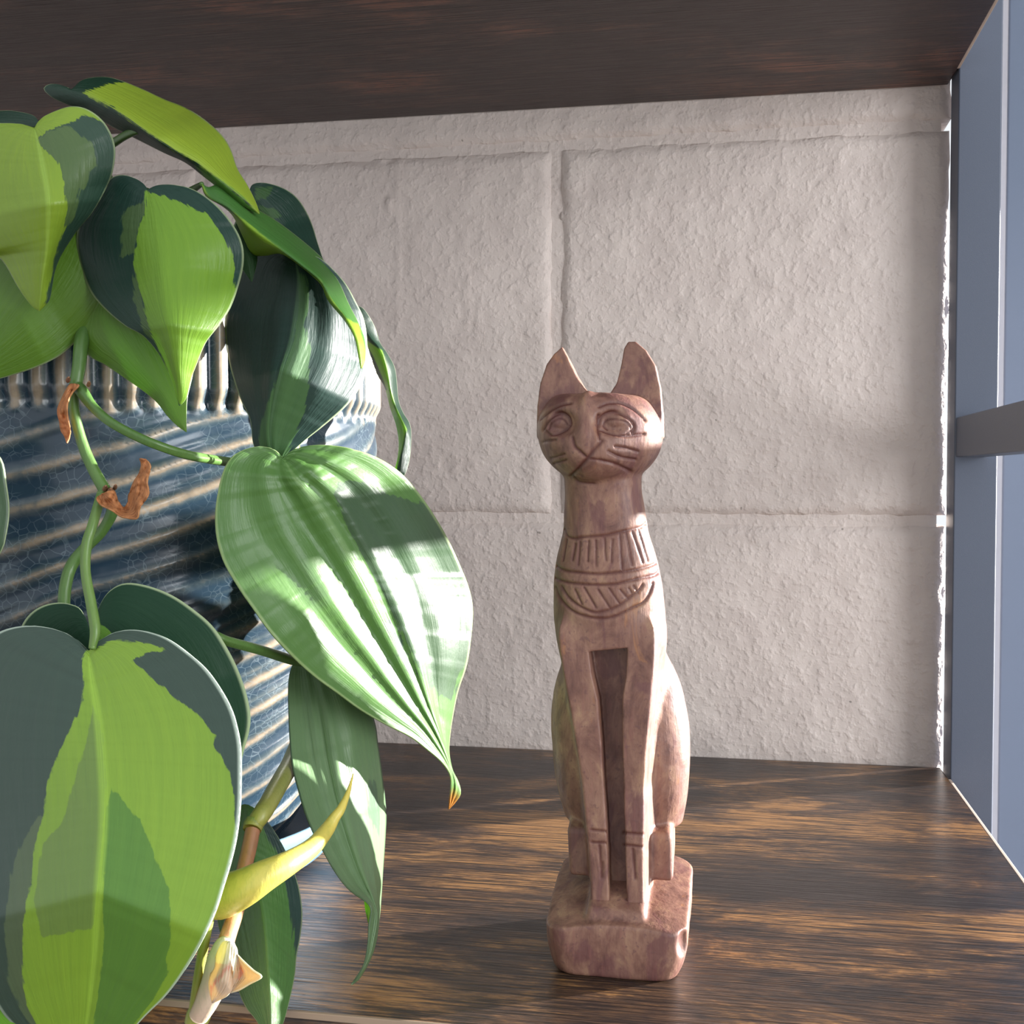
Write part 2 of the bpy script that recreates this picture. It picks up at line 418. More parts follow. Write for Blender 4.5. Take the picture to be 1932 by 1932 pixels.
def ell(x, y, z, c, r):
    k0 = np.sqrt(((x-c[0])/r[0])**2+((y-c[1])/r[1])**2+((z-c[2])/r[2])**2)
    return (k0-1)*min(r)
def plinth_sdf(x, y, z):
    w = smooth_tab(z[0, 0], [(-2, 17.5), (0, 18), (3, 20), (8, 21.4), (20, 21.8), (30, 20.5)])[0][None, None, :]
    qx = np.abs(x+0.2)-w+7; qy = np.abs(y+4.0)-25.0+7
    plan = np.sqrt(np.maximum(qx, 0)**2+np.maximum(qy, 0)**2)+np.minimum(np.maximum(qx, qy), 0)-7
    top = (z-(16.2+0.02*x+0.34*np.maximum(20.5-y, 0)-0.004*np.maximum(20.5-y, 0)**2-0.006*x*x))*0.93
    d = smax(plan, top, 1.0)
    d = smax(d, -z, 1.2)
    # carved ramp under the paws
    ramp = rbox(x, y, z+0.42*(y-12), (-0.3, 6, 14.4), (9.0, 12, 7.0), 2)
    d = smin(d, ramp, 1.5)
    chip = np.sqrt((x-21.8)**2+(y-19.0)**2+((z-11)/1.5)**2)-3.6
    return smax(d, -chip, 0.6)
def figure_sdf(x, y, z):
    zz = z[0, 0]
    xs = x+LEAN*(np.maximum(z, 15)-15)
    a, b, yc = [q[None, None, :] for q in smooth_tab(zz, [(15, 9, 7, -6), (25, 9.5, 8, -6), (40, 11, 12, -8), (60, 12.5, 14.5, -9.5), (75, 14, 15, -8.5), (90, 16, 15, -5.5),
        (99, 17.2, 14.5, -1.8), (107, 17.5, 14.2, -0.5), (117, 16.8, 13, 0.3), (123, 15.8, 12.2, 0.8), (133, 13.2, 11, 1.3), (145, 11.9, 10.6, 2), (158, 12.2, 11, 3)])]
    k = (np.abs(xs/a)**2.3+np.abs((y-yc)/b)**2.3)**(1/2.3)
    d = (k-1)*np.minimum(a, b)*0.95
    d = smax(d, z-160, 2)
    # haunches
    for sx in (-1, 1):
        hz = 66; ex = (xs-sx*9.0-0.6)/np.where(sx*(xs-sx*9.0) > 0, 13.4, 10); ey = (y+11.5)/12.5; ez = (z-hz)/np.where(z > hz, 31, 40)
        e = (np.sqrt(ex**2+ey**2+ez**2)-1)*10.5
        e = smax(e, 38-z, 1.5)
        d = smin(d, e, 2.6)
        # hind foot, a block with a worn top
        foot = rbox(xs, y, z+0.30*(y-2), (sx*11.2+0.3, -8.0, 31), (5.2, 10.0, 7.6), 1.6)
        d = smin(d, foot, 1.0)
    # fore part: both legs as one block with a slot carved between them
    wo, yf = [q[None, None, :] for q in smooth_tab(zz, [(14, 8.4, 13.6), (22, 8.0, 13.4), (36, 8.4, 13.0), (55, 9.4, 12.9), (69, 10.8, 13.2), (85, 13.0, 13.5), (97, 14.6, 13.2), (112, 15.2, 12)])]
    qx = (np.abs(xs-0.2)-wo-0.13*np.maximum(yf-y, 0))*0.98+0.9; qy = np.abs(y-(yf-8))-8+0.9
    leg = np.sqrt(np.maximum(qx, 0)**2+np.maximum(qy, 0)**2)+np.minimum(np.maximum(qx, qy), 0)-0.9
    leg = smax(leg, z-109, 9); leg = smax(leg, 16-z, 1)
    d = smin(d, leg, 1.6)
    sw = tab(zz, [(15, 2.75), (36, 2.7), (69, 3.2), (82, 3.7), (90, 5.2), (98, 5.9)])[0][None, None, :]
    slot = np.maximum(np.abs(xs-0.45)-sw, np.maximum(z-97.3-0.12*xs, 5.2-y))
    d = smax(d, -slot, 0.5)
    # head
    hx = xs; ang = math.radians(9); cxr, sxr = math.cos(ang), math.sin(ang)
    hd = ell(hx, y, z, (-0.2, 4.0, 163.2), (19.4, 16.5, 16.2))
    hd = smax(hd, (z-175.2)+0.02*hx, 2.2)
    muzz = ell(hx*cxr+y*sxr, y*cxr-hx*sxr, z, (0.0, 15.0, 157.5), (9.5, 6.5, 8.0))
    hd = smin(hd, muzz, 4)
    nose = ell(hx*cxr+y*sxr, y*cxr-hx*sxr, z, (0.2, 18.2, 161.4), (3.3, 4.2, 5.2))
    hu, hv = hx*cxr+y*sxr, y*cxr-hx*sxr
    for sx in (-1, 1):
        hd = smax(hd, -ell(hu-0.10*hv, hv, z-0.12*sx*hu, (sx*9.0-1.6, 20.5, 165.6), (6.4, 4.6, 4.6)), 1.6)
        hd = smin(hd, ell(hu-0.10*hv, hv, z-0.12*sx*hu, (sx*9.0-1.6, 14.4, 165.2), (4.6, 2.9, 3.1)), 0.5)
    hd = smin(hd, nose, 0.9)
    bridge = ell(hx*cxr+y*sxr, y*cxr-hx*sxr, z, (0.2, 15.2, 168.5), (2.6, 4.2, 7.0))
    hd = smin(hd, bridge, 1.5)
    d = smin(d, hd, 1.2)
    # ears: thin upright plates behind the face
    el_ = [(-19.5, 162), (-19.4, 172), (-18.4, 179), (-16.2, 185), (-13.8, 188.4), (-11.2, 190.6), (-9.4, 187), (-7.0, 181.5), (-4.6, 177.5), (-1.0, 173.6), (-4, 166), (-12, 158)]
    er_ = [(0.8, 173.4), (3.4, 175.2), (5.4, 178.5), (7.0, 184.5), (8.1, 189.6), (9.4, 191.7), (11.8, 191.7), (15.0, 188.8), (17.6, 184), (19.0, 177), (19.4, 169), (19.2, 162), (12, 158), (4, 166)]
    X2, Z2 = (xs[:, 0, :], np.broadcast_to(z[0], xs[:, 0, :].shape))
    for pl in (el_, er_):
        kz = (zz > 155); d2_ = np.full(X2.shape, 60.0, np.float32); d2_[:, kz] = -sd_poly(X2[:, kz].astype(float), Z2[:, kz].astype(float), pl)
        th = np.interp(zz, [158, 170, 192], [6.5, 4.2, 2.0]).astype(np.float32)[None, None, :]
        cy_ = np.interp(zz, [158, 174, 192], [2.0, 1.0, -1.0]).astype(np.float32)[None, None, :]
        e = smax(d2_[:, None, :], np.abs(y-cy_)-th, 0.7)
        d = smin(d, e, 0.6)
    return d

STROKES = []
def st(pts, w, dep): STROKES.append((pts, w, dep))
for p in ([(350, 265), (390, 340), (470, 365), (560, 350), (770, 335), (930, 300), (1060, 270), (1160, 245), (1210, 205)],
          [(265, 640), (340, 690), (460, 715), (700, 735), (900, 720), (1100, 690), (1250, 650), (1330, 610)],
          [(250, 770), (380, 820), (600, 845), (850, 845), (1000, 815), (1160, 775), (1300, 745), (1350, 700)],
          [(330, 870), (400, 980), (500, 1060), (620, 1120), (700, 1135), (820, 1110), (950, 1050), (1050, 970), (1130, 910), (1175, 850)],
          [(265, 870), (300, 970), (380, 1070), (500, 1150), (650, 1190), (760, 1200), (900, 1170), (1060, 1090), (1180, 1030), (1250, 930), (1285, 830)]):
    st(c8(p), 2.6, 0.55)
for p in ([(380, 370), (340, 600)], [(470, 420), (440, 590)], [(520, 400), (500, 640)], [(610, 390), (600, 600)], [(685, 380), (690, 650)], [(775, 345), (790, 590)],
          [(860, 380), (845, 610)], [(935, 310), (960, 690)], [(1000, 300), (1065, 640)], [(1065, 290), (1175, 610)], [(1130, 275), (1225, 590)], [(1190, 250), (1305, 600)],
          [(470, 900), (540, 1050)], [(560, 870), (690, 1090)], [(710, 900), (830, 1085)], [(820, 880), (930, 1040)], [(940, 900), (1010, 980)], [(1030, 880), (1060, 930)], [(1080, 860), (1130, 930)]):
    st(c8(p), 2.2, 0.38)
for p in ([(590, 335), (740, 350)], [(590, 455), (740, 460)], [(905, 365), (1075, 380)], [(905, 480), (1075, 500)]): st(d2(p), 2.4, 0.5)
for p in ([(665, 480), (680, 700)], [(690, 650), (685, 790)], [(985, 520), (1010, 800)]): st(d2(p), 3.0, 0.4)
FACE = [([(255, 1085), (290, 1020), (360, 940), (450, 905), (530, 950), (552, 1020)], 2.6, .55), ([(290, 1100), (340, 1140), (420, 1125), (500, 1085), (545, 1040)], 2.4, .5),
        ([(310, 1080), (350, 1010), (420, 965), (480, 975), (520, 1030)], 2, .35),
        ([(850, 1050), (870, 960), (930, 910), (1010, 893), (1100, 920), (1180, 970), (1232, 1040), (1215, 1115)], 2.8, .6), ([(865, 1085), (960, 1120), (1080, 1145), (1170, 1152), (1345, 1130)], 2.4, .55),
        ([(940, 1085), (900, 1040), (930, 985), (1010, 970), (1110, 985), (1180, 1030), (1195, 1090), (1150, 1130)], 2, .3),
        ([(850, 840), (950, 800), (1080, 800), (1200, 850), (1290, 920), (1350, 985)], 2.2, .45), ([(230, 970), (330, 880), (450, 820), (545, 800)], 2.2, .45),
        ([(1030, 1265), (1150, 1285), (1270, 1320)], 2.6, .5), ([(955, 1315), (1080, 1375), (1240, 1405)], 2.8, .55), ([(860, 1410), (1020, 1450), (1190, 1530)], 3.4, .5),
        ([(340, 1390), (480, 1345)], 2.2, .4), ([(370, 1450), (500, 1408)], 2.2, .4), ([(250, 1215), (390, 1190)], 2.6, .4),
        ([(555, 1580), (640, 1490), (720, 1400), (770, 1335), (890, 1200)], 3.2, .6), ([(565, 1160), (590, 1260), (640, 1310), (720, 1380)], 2.8, .5),
        ([(850, 930), (845, 1060), (860, 1185)], 2.6, .6), ([(560, 1560), (640, 1640), (800, 1660)], 2.6, .3), ([(740, 1390), (860, 1410)], 2.2, .35)]
for p, w, dp in FACE: st(c7(p), w, dp)

def mat_cat():
    a = NT('carved_stone'); v = a.coord(); vg = a.coord((1, 1, 0.10)); vm = a.coord((1, 1, 0.45))
    n1 = a.noise(vm, 150, 5, 0.68, 0.6); n2 = a.noise(vm, 85, 4, 0.6, 0.8); n3 = a.noise(vg, 900, 3, 0.6); n4 = a.noise(v, 650, 2, 0.5)
    c = a.ramp(n1, (0.30, (0.098, 0.042, 0.034)), (0.45, (0.180, 0.086, 0.064)), (0.57, (0.238, 0.124, 0.088)), (0.74, (0.34, 0.205, 0.125)))
    c = a.mix(a.math('MULTIPLY', a.step(n2, 0.53, 0.62), 0.6), c, (0.115, 0.042, 0.046))
    c = a.mix(a.math('MULTIPLY', a.step(n2, 0.36, 0.28), 0.6), c, (0.34, 0.15, 0.065))
    c = a.mix(a.math('MULTIPLY', a.step(n3, 0.55, 0.70), 0.35), c, (0.22, 0.09, 0.075))
    c = a.mix(a.math('MULTIPLY', a.step(n4, 0.62, 0.70), 0.6), c, (0.13, 0.06, 0.055))
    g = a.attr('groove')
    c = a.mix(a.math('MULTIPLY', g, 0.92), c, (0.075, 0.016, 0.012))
    h = a.math('ADD', a.math('MULTIPLY', n3, 0.6), a.math('MULTIPLY', n4, 0.5))
    a.set(Base_Color=c, Roughness=0.5, Normal=a.bump(h, 0.00025, 0.7)); a.b.inputs['Specular IOR Level'].default_value = 0.45
    return a.m
M_CAT = mat_cat()
catroot = empty('cat_statue', (CX, CY, 0), 'reddish carved seated cat statue with upright ears and an engraved collar', 'statue')
def carve(V, F, seed):
    P = np.stack([CX+V[:, 0], CY-V[:, 1], V[:, 2]], -1)
    Q = P-P.mean(0)
    if (Q[F[:, 0]]*np.cross(Q[F[:, 1]], Q[F[:, 2]])).sum() < 0: F = F[:, ::-1]
    # face normals -> vertex normals (to know what faces the carver)
    A, B, C_, D = (P[F[:, i]] for i in range(4)); N = np.cross(C_-A, D-B)
    vn = np.zeros_like(P)
    for i in range(4): np.add.at(vn, F[:, i], N)
    vn /= np.maximum(np.linalg.norm(vn, axis=1), 1e-9)[:, None]
    px, py = pix(P); view = CAM-P; view /= np.linalg.norm(view, axis=1)[:, None]
    fac = (vn*view).sum(1); ok = (fac > 0.12) & (P[:, 1] < CY+8)
    g = np.zeros(len(P)); disp = np.zeros(len(P)); gi = np.where(ok)[0]
    for pts, w, dep in STROKES:
        V_ = np.array(pts); lo = V_.min(0)-12; hi = V_.max(0)+12
        s = gi[(px[gi] > lo[0]) & (px[gi] < hi[0]) & (py[gi] > lo[1]) & (py[gi] < hi[1])]
        if not len(s): continue
        wob = 1+0.25*vnoise(P[s], 2.2, 5)
        dd = d_line(px[s], py[s], catmull(pts, 40) if len(pts) > 2 else pts)
        k = np.exp(-(dd/(w*wob))**2); disp[s] = np.maximum(disp[s], dep*k); g[s] = np.maximum(g[s], np.exp(-(dd/(w*0.95*wob))**2))
    P = P - vn*disp[:, None]
    P = P + vn*(0.16*vnoise(P, 7, seed)+0.07*vnoise(P, 2.5, seed+1))[:, None]
    return P, g, F
H = 0.40
x, y, z, org = cat_grid((-30, -25, 14), (27, 26, 194), H)
Vc, Fc = surface_nets(figure_sdf(x, y, z), org, H)
Pc, gc, Fc = carve(Vc, Fc, 21)
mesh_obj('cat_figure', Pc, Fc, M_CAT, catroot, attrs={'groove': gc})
x, y, z, org = cat_grid((-25, -31, -1.2), (25, 26, 33), 0.45)
Vc, Fc = surface_nets(plinth_sdf(x, y, z), org, 0.45)
Pc, gc, Fc = carve(Vc, Fc, 31); Pc[:, 2] = np.maximum(Pc[:, 2], 0.02)
mesh_obj('plinth', Pc, Fc, M_CAT, catroot, attrs={'groove': gc})
# ------------------------------------------------------------------ glazed pot and saucer
PX, PY = -347.0, -205.0
def mat_pot():
    a = NT('crackled_blue_glaze'); v = a.coord(); r = a.attr('ridge')
    n1 = a.noise(v, 55, 3, 0.55); n2 = a.noise(v, 260, 3, 0.6)
    k = a.math('ADD', r, a.math('MULTIPLY', a.math('SUBTRACT', n2, 0.5), 0.45)); k = a.math('ADD', k, a.math('MULTIPLY', a.math('SUBTRACT', n1, 0.5), 0.25))
    c = a.ramp(k, (0.06, (0.018, 0.038, 0.060)), (0.28, (0.040, 0.063, 0.078)), (0.48, (0.095, 0.108, 0.110)), (0.66, (0.235, 0.19, 0.14)), (0.92, (0.37, 0.30, 0.22)))
    vo = a.n('ShaderNodeTexVoronoi', feature='DISTANCE_TO_EDGE'); vw = a.n('ShaderNodeMixRGB'); a.l(v, vw.inputs[1])
    nz = a.n('ShaderNodeTexNoise'); a.l(v, nz.inputs['Vector']); nz.inputs['Scale'].default_value = 120; a.l(nz.outputs['Color'], vw.inputs[2]); vw.inputs[0].default_value = 0.004
    a.l(vw.outputs[0], vo.inputs['Vector']); vo.inputs['Scale'].default_value = 330
    cr = a.step(vo.outputs['Distance'], 0.055, 0.012)
    cr = a.math('MULTIPLY', cr, a.step(n1, 0.35, 0.62))
    c = a.mix(a.math('MULTIPLY', cr, 0.30), c, (0.20, 0.26, 0.29))
    a.set(Base_Color=c, Roughness=0.27); a.b.inputs['Specular IOR Level'].default_value = 0.5
    a.b.inputs['Coat Weight'].default_value = 0.15; a.b.inputs['Coat Roughness'].default_value = 0.12
    a.set(Normal=a.bump(a.noise(v, 90, 2), 0.0006, 0.4))
    return a.m
M_POT = mat_pot(); M_SAUCER = mat_plain('pale_blue_plastic', (0.13, 0.25, 0.38), 0.35)
M_SOIL = mat_plain('potting_soil', (0.03, 0.02, 0.014), 0.95, bump=0.002, bscale=400)
plant = empty('potted_philodendron', (PX, PY, 6), 'variegated heart-leaf trailing houseplant in a ridged blue crackle-glazed pot', 'potted plant')
ZR, ZB, NF, NS = 206.0, 173.5, 94, 19
def pot_r(z): return np.interp(z, [5, 8, 14, 25, 45, 70, 100, 130, 160, 172, 178, 206], [60, 64.5, 69, 75.5, 84, 91.5, 97.2, 100.6, 102, 101.4, 102.6, 102.4])
nth, nzz = 760, 330
Z = np.linspace(5, ZR, nzz); TH_ = np.linspace(0, 2*math.pi, nth, endpoint=False)
zz, th = np.meshgrid(Z, TH_, indexing='ij')
base = np.stack([np.cos(th)*100, np.sin(th)*100, zz], -1)
ph = zz/10.8-NS*th/(2*math.pi)+0.30*vnoise(base, 45, 4)+0.10*vnoise(base, 18, 6)
cell = np.floor(ph); amp = 0.55+0.45*vnoise(np.stack([cell*7.3, np.cos(th)*60, np.sin(th)*60], -1), 25, 9)
ridge = amp*(0.5+0.5*np.cos(2*math.pi*ph))**2.2
ridge2 = 0.5*np.clip(vnoise(base*[1, 1, 1], 40, 14)+0.2, 0, 1)*(0.5+0.5*np.cos(2*math.pi*(ph*2+0.25)))**3
ridge = np.maximum(ridge, ridge2)
w = np.clip((ZB-zz)/5, 0, 1); w = w*w*(3-2*w); low = np.clip((zz-6)/6, 0, 1)
flute = (0.5+0.5*np.cos(NF*th))**0.8
rel = ridge*w*low+flute*(1-w)*np.clip((ZR-zz)/4, 0, 1)*0.85
rr = pot_r(zz)+1.9*ridge*w*low+1.8*flute*(1-w)*np.clip((ZR-zz)/5, 0, 1)-1.0*np.exp(-((zz-ZB)/2.2)**2)
V = np.stack([PX+rr*np.cos(th), PY+rr*np.sin(th), zz], -1).reshape(-1, 3)
F = grid_faces(nzz, nth, close_v=True)[:, ::-1]
# inside wall of the rim down to the soil, and the foot
ri = [(ZR+1.5, 101), (ZR+2, 99), (ZR+1.2, 97), (ZR-3, 96), (180, 95.5)]
rings = [V]
for (zq, rq) in ri: rings.append(np.stack([PX+rq*np.cos(TH_), PY+rq*np.sin(TH_), np.full(nth, zq)], -1))
V = np.vstack(rings); n0 = nzz+len(ri)
F = grid_faces(n0, nth, close_v=True)[:, ::-1]
V = np.vstack([V, [[PX, PY, 5]]]); bc = len(V)-1
j = np.arange(nth); Fb = np.stack([np.full(nth, bc), (j+1) % nth, j, j], -1)
pot = mesh_obj('pot', V, [tuple(f) for f in F]+[(bc, int(a), int((a+1) % nth)) for a in j], M_POT, plant, attrs={'ridge': np.r_[rel.ravel(), np.full(nth*len(ri), 0.5), 0]})
soilV = [[PX, PY, 188]]+[[PX+95.4*math.cos(t), PY+95.4*math.sin(t), 186+1.2*math.sin(5*t)] for t in np.linspace(0, 2*math.pi, 48, endpoint=False)]
mesh_obj('soil', soilV, [(0, i+1, (i+1) % 48+1) for i in range(48)], M_SOIL, plant)
def lathe(name, prof, c, mat, parent=None, n=96):
    P = np.array(prof, float); A = np.linspace(0, 2*math.pi, n, endpoint=False)
    V = np.stack([c[0]+P[:, None, 0]*np.cos(A), c[1]+P[:, None, 0]*np.sin(A), np.broadcast_to(P[:, None, 1], (len(P), n))], -1).reshape(-1, 3)
    return mesh_obj(name, V, grid_faces(len(P), n, close_v=True)[:, ::-1], mat, parent)
s = lathe('saucer', [(0.01, 0.1), (70, 0.1), (78, 0.4), (84, 4), (89, 13), (91.5, 21), (91.2, 21.8), (90, 21.5), (87, 13), (82, 6), (74, 4.6), (0.01, 4.6)], (PX, PY), M_SAUCER)
s['label'] = 'pale blue saucer under the ridged blue plant pot'; s['category'] = 'saucer'

# ------------------------------------------------------------------ leaves
LIME, GREEN, DARK, MIDG = (0.225, 0.35, 0.03), (0.13, 0.30, 0.045), (0.014, 0.048, 0.028), (0.10, 0.19, 0.055)
def mat_leaf(name, base, over, rough=0.40, trans=0.28, rim=(0.42, 0.52, 0.30), jag=9.0, midrib=None, spec=0.5, tipc=None):
    """base colour plus overlays [(attribute, colour)], edges roughened along the veins"""
    a = NT(name); v = a.coord(); u = a.attr('u'); e = a.attr('v')
    n = a.noise(v, 420, 3, 0.6); nb = a.noise(v, 60, 2, 0.5)
    cmb = a.n('ShaderNodeCombineXYZ'); a.l(a.math('MULTIPLY', u, 5.0), cmb.inputs[0]); a.l(a.math('MULTIPLY', e, 15.0), cmb.inputs[1]); a.l(a.attr('sd'), cmb.inputs[2])
    vein = a.noise(cmb.outputs[0], 1.0, 3, 0.6)
    c = base if not isinstance(base, tuple) else None
    cb = a.n('ShaderNodeRGB'); cb.outputs[0].default_value = (*base, 1); c = cb.outputs[0]
    for nm, col in over:
        d = a.attr(nm); f = a.math('ADD', d, a.math('MULTIPLY', a.math('SUBTRACT', vein, 0.5), jag*2.2)); f = a.math('ADD', f, a.math('MULTIPLY', a.math('SUBTRACT', n, 0.5), jag))
        c = a.mix(a.step(f, -1.6, 1.6), c, col)
    c = a.mix(a.math('MULTIPLY', a.step(vein, 0.35, 0.7), 0.20), c, a.mix(1.0, c, (1.45, 1.3, 1.2), 'MULTIPLY'))
    c = a.mix(a.math('MULTIPLY', nb, 0.18), c, a.mix(1.0, c, (0.75, 0.85, 0.9), 'MULTIPLY'))
    if midrib: c = a.mix(a.math('MULTIPLY', a.step(e, 0.05, 0.012), 0.55), c, midrib)
    c = a.mix(a.math('MULTIPLY', a.step(e, 0.965, 0.992), 0.75), c, rim)
    if tipc: c = a.mix(a.step(u, 0.955, 0.985), c, tipc)
    bp = a.bump(a.math('ADD', a.math('MULTIPLY', vein, 1.0), a.math('MULTIPLY', n, 0.25)), 0.0006, 0.45)
    a.set(Base_Color=c, Roughness=rough, Normal=bp); a.b.inputs['Specular IOR Level'].default_value = spec
    tl = a.n('ShaderNodeBsdfTranslucent'); a.l(a.mix(1.0, c, (1.25, 1.2, 0.55), 'MULTIPLY'), tl.inputs[0])
    mx = a.n('ShaderNodeMixShader'); mx.inputs[0].default_value = trans
    a.l(a.b.outputs[0], mx.inputs[1]); a.l(tl.outputs[0], mx.inputs[2]); a.l(mx.outputs[0], a.out.inputs[0])
    return a.m
LS = [0]
def leaf(base, mid, left, right, Ym, YL, YR, mat, polys=None, nu=96, nv=26, bulge=0.0, nw=7, fpow=1.5, cpow=1.5, thick=0.45, crumple=0.0, name='leaf', parent=None):
    """mid/left/right run from the base (not repeated) to the tip, in photo pixels; Ym = depth along the
    midrib, YL / YR = extra depth of the two margins along the leaf"""
    LS[0] += 1
    M_ = catmull([base]+mid, 200); L = catmull([base]+left, nu); R_ = catmull([base]+right, nu)
    u = np.linspace(0, 1, nu); fu = u**fpow
    Mx = np.interp(fu, np.linspace(0, 1, 200), M_[:, 0]); My = np.interp(fu, np.linspace(0, 1, 200), M_[:, 1])
    ym = lambda t: np.interp(t, np.linspace(0, 1, len(Ym)), Ym)
    def sm(vals, t):
        vals = np.array(vals, float); return catmull(np.stack([np.linspace(0, 1, len(vals)), vals], 1), 200)[(t*199).astype(int), 1] if len(vals) > 2 else np.interp(t, [0, 1], vals if len(vals) == 2 else [vals[0]]*2)
    s = np.linspace(-1, 1, 2*nv+1); U, S = np.meshgrid(u, s, indexing='ij'); a = np.abs(S)
    ex = np.where(S < 0, (L[:, 0]-Mx)[:, None], (R_[:, 0]-Mx)[:, None]); ey = np.where(S < 0, (L[:, 1]-My)[:, None], (R_[:, 1]-My)[:, None])
    X = Mx[:, None]+a*ex; Yp = My[:, None]+a*ey
    side = np.where(S < 0, sm(YL, u)[:, None], sm(YR, u)[:, None])
    taper = np.sin(math.pi*np.clip(U, 0, 1))**0.6
    D = sm(Ym, fu)[:, None]+side*a**cpow + bulge*taper*np.sin(2*math.pi*(nw*0.45*a*(1+0.25*np.sin(3.1*U+S)))+1.1*np.sign(S)+LS[0])*np.clip(a*6, 0, 1)*(1.05-a)
    if crumple: D = D+crumple*vnoise(np.stack([X*0.16, Yp*0.16, a*0+LS[0]], -1), 2.2, LS[0])+0.5*crumple*vnoise(np.stack([X*0.16, Yp*0.16, a*0+LS[0]], -1), 0.9, LS[0]+40)
    P = at(X, Yp, D)
    attrs = {'u': U, 'v': a, 'sd': S*0.0+LS[0]*3.7+np.sign(S)*1.7}
    for k, pl in (polys or {}).items():
        d = np.full(X.shape, -200.0)
        for q in pl: d = np.maximum(d, sd_poly(X, Yp, q))
        attrs[k] = d
    if 'dried' in name: attrs['streak'] = U*0-8
    F = grid_faces(nu, 2*nv+1)
    o = mesh_obj(name, P.reshape(-1, 3), F, mat, parent or plant, attrs=attrs)
    md = o.modifiers.new('thickness', 'SOLIDIFY'); md.thickness = thick*MM; md.offset = 0
    return o

# A: big two-tone heart, upper left
leaf((66, 243), c1([(230, 470), (270, 650), (300, 850), (290, 1100), (262, 1300), (238, 1502)]),
     [(30, 234), (-30, 240), (-85, 290), (-108, 370), (-90, 440), (-45, 475), (0, 486), (37, 545), (60, 576), (74, 586)],
     c1([(240, 350), (300, 308), (430, 264), (540, 285), (640, 370), (695, 500), (685, 640), (640, 760), (560, 900), (460, 1020), (370, 1160), (330, 1260), (312, 1360), (295, 1440), (238, 1502)]),
     [-334, -341, -343, -338, -330], [0, 6, 14, 12, 4, 0], [0, 8, 18, 16, 6, 0],
     mat_leaf('leaf_two_tone', LIME, [('dark', (0.030, 0.070, 0.045)), ('mid', (0.085, 0.145, 0.05))], midrib=(0.36, 0.55, 0.08)),
     {'dark': [c1([(215, 465), (340, 590), (385, 700), (410, 850), (390, 1000), (330, 1160), (285, 1400), (270, 1520), (340, 1520), (900, 900), (760, 400), (590, 338), (500, 312), (485, 345), (400, 375), (300, 405)])],
      'mid': [c1([(222, 466), (340, 592), (388, 700), (412, 850), (392, 1000), (440, 945), (480, 762), (520, 750), (530, 650), (580, 620), (560, 480), (470, 420), (400, 385), (300, 412)])]})
# B: arching leaf across the top
leaf(c1([(430, 162)])[0], c1([(520, 187), (700, 282), (850, 387), (1050, 520), (1200, 602), (1350, 722), (1480, 825), (1575, 912)]),
     c1([(400, 142), (320, 125), (268, 150), (310, 198), (400, 242), (520, 290), (700, 390), (850, 465), (1000, 540), (1130, 600), (1250, 692), (1380, 792), (1480, 862), (1575, 912)]),
     c1([(455, 145), (490, 110), (550, 90), (650, 85), (740, 108), (870, 160), (1000, 220), (1130, 272), (1250, 350), (1350, 442), (1402, 530), (1440, 640), (1500, 740), (1550, 840), (1575, 912)]),
     [-300, -306, -308, -304, -298], [0, 3, 10, 12, 8, 0], [0, 14, 34, 34, 16, 0],
     mat_leaf('leaf_arching', DARK, [('light', (0.30, 0.42, 0.04)), ('mid', (0.12, 0.28, 0.05))], trans=0.3),
     {'light': [c1([(500, 185), (600, 150), (660, 128), (740, 118), (800, 100), (1300, 320), (1600, 900), (1575, 925), (1480, 825), (1350, 722), (1200, 602), (1050, 518), (850, 385), (700, 280)])],
      'mid': [c1([(1180, 600), (1350, 722), (1480, 825), (1575, 920), (1480, 870), (1380, 796), (1250, 696)])]})  # lower half near the tip: the light on it is put into the colour
# C: centre heart
leaf(c1([(897, 770)])[0], c1([(925, 900), (960, 1100), (985, 1300), (1010, 1500), (1045, 1700)])+c3([(1060, 180), (1085, 330), (1092, 466)]),
     c1([(850, 715), (760, 680), (690, 690), (640, 740), (560, 850), (490, 960), (468, 1080), (490, 1220), (550, 1380), (640, 1490), (760, 1590)])+c3([(870, 40), (960, 140), (1010, 230), (1050, 320), (1070, 400), (1092, 466)]),
     c1([(960, 742), (1060, 740), (1180, 770), (1300, 850), (1400, 960), (1465, 1080), (1478, 1200), (1450, 1340), (1400, 1480), (1330, 1590), (1250, 1690)])+c3([(1190, 220), (1160, 300), (1130, 420), (1092, 466)]),
     [-325, -334, -338, -336, -330], [0, 8, 14, 12, 5, 0], [0, 8, 16, 16, 6, 0],
     mat_leaf('leaf_centre_stripe', (0.013, 0.045, 0.032), [('mid', (0.065, 0.12, 0.042)), ('light', (0.155, 0.30, 0.028))], rough=0.42, spec=0.35),
     {'light': [c1([(890, 785), (1000, 805), (1130, 860), (1250, 920), (1330, 1020), (1400, 1130), (1425, 1260), (1420, 1370), (1470, 1380), (1300, 1750), (1150, 2100), (1080, 2060), (1040, 1932), (1000, 1800), (940, 1680), (880, 1500), (850, 1340), (815, 1230), (825, 1100), (850, 980), (890, 870)])],
      'mid': [c1([(920, 830), (800, 868), (758, 900), (740, 960), (760, 1000), (735, 1080), (750, 1110), (722, 1195), (800, 1162), (822, 1150), (850, 980), (905, 880)]),
              c1([(812, 1210), (800, 1320), (820, 1450), (860, 1560), (870, 1640), (940, 1690), (885, 1500), (852, 1340)])]})
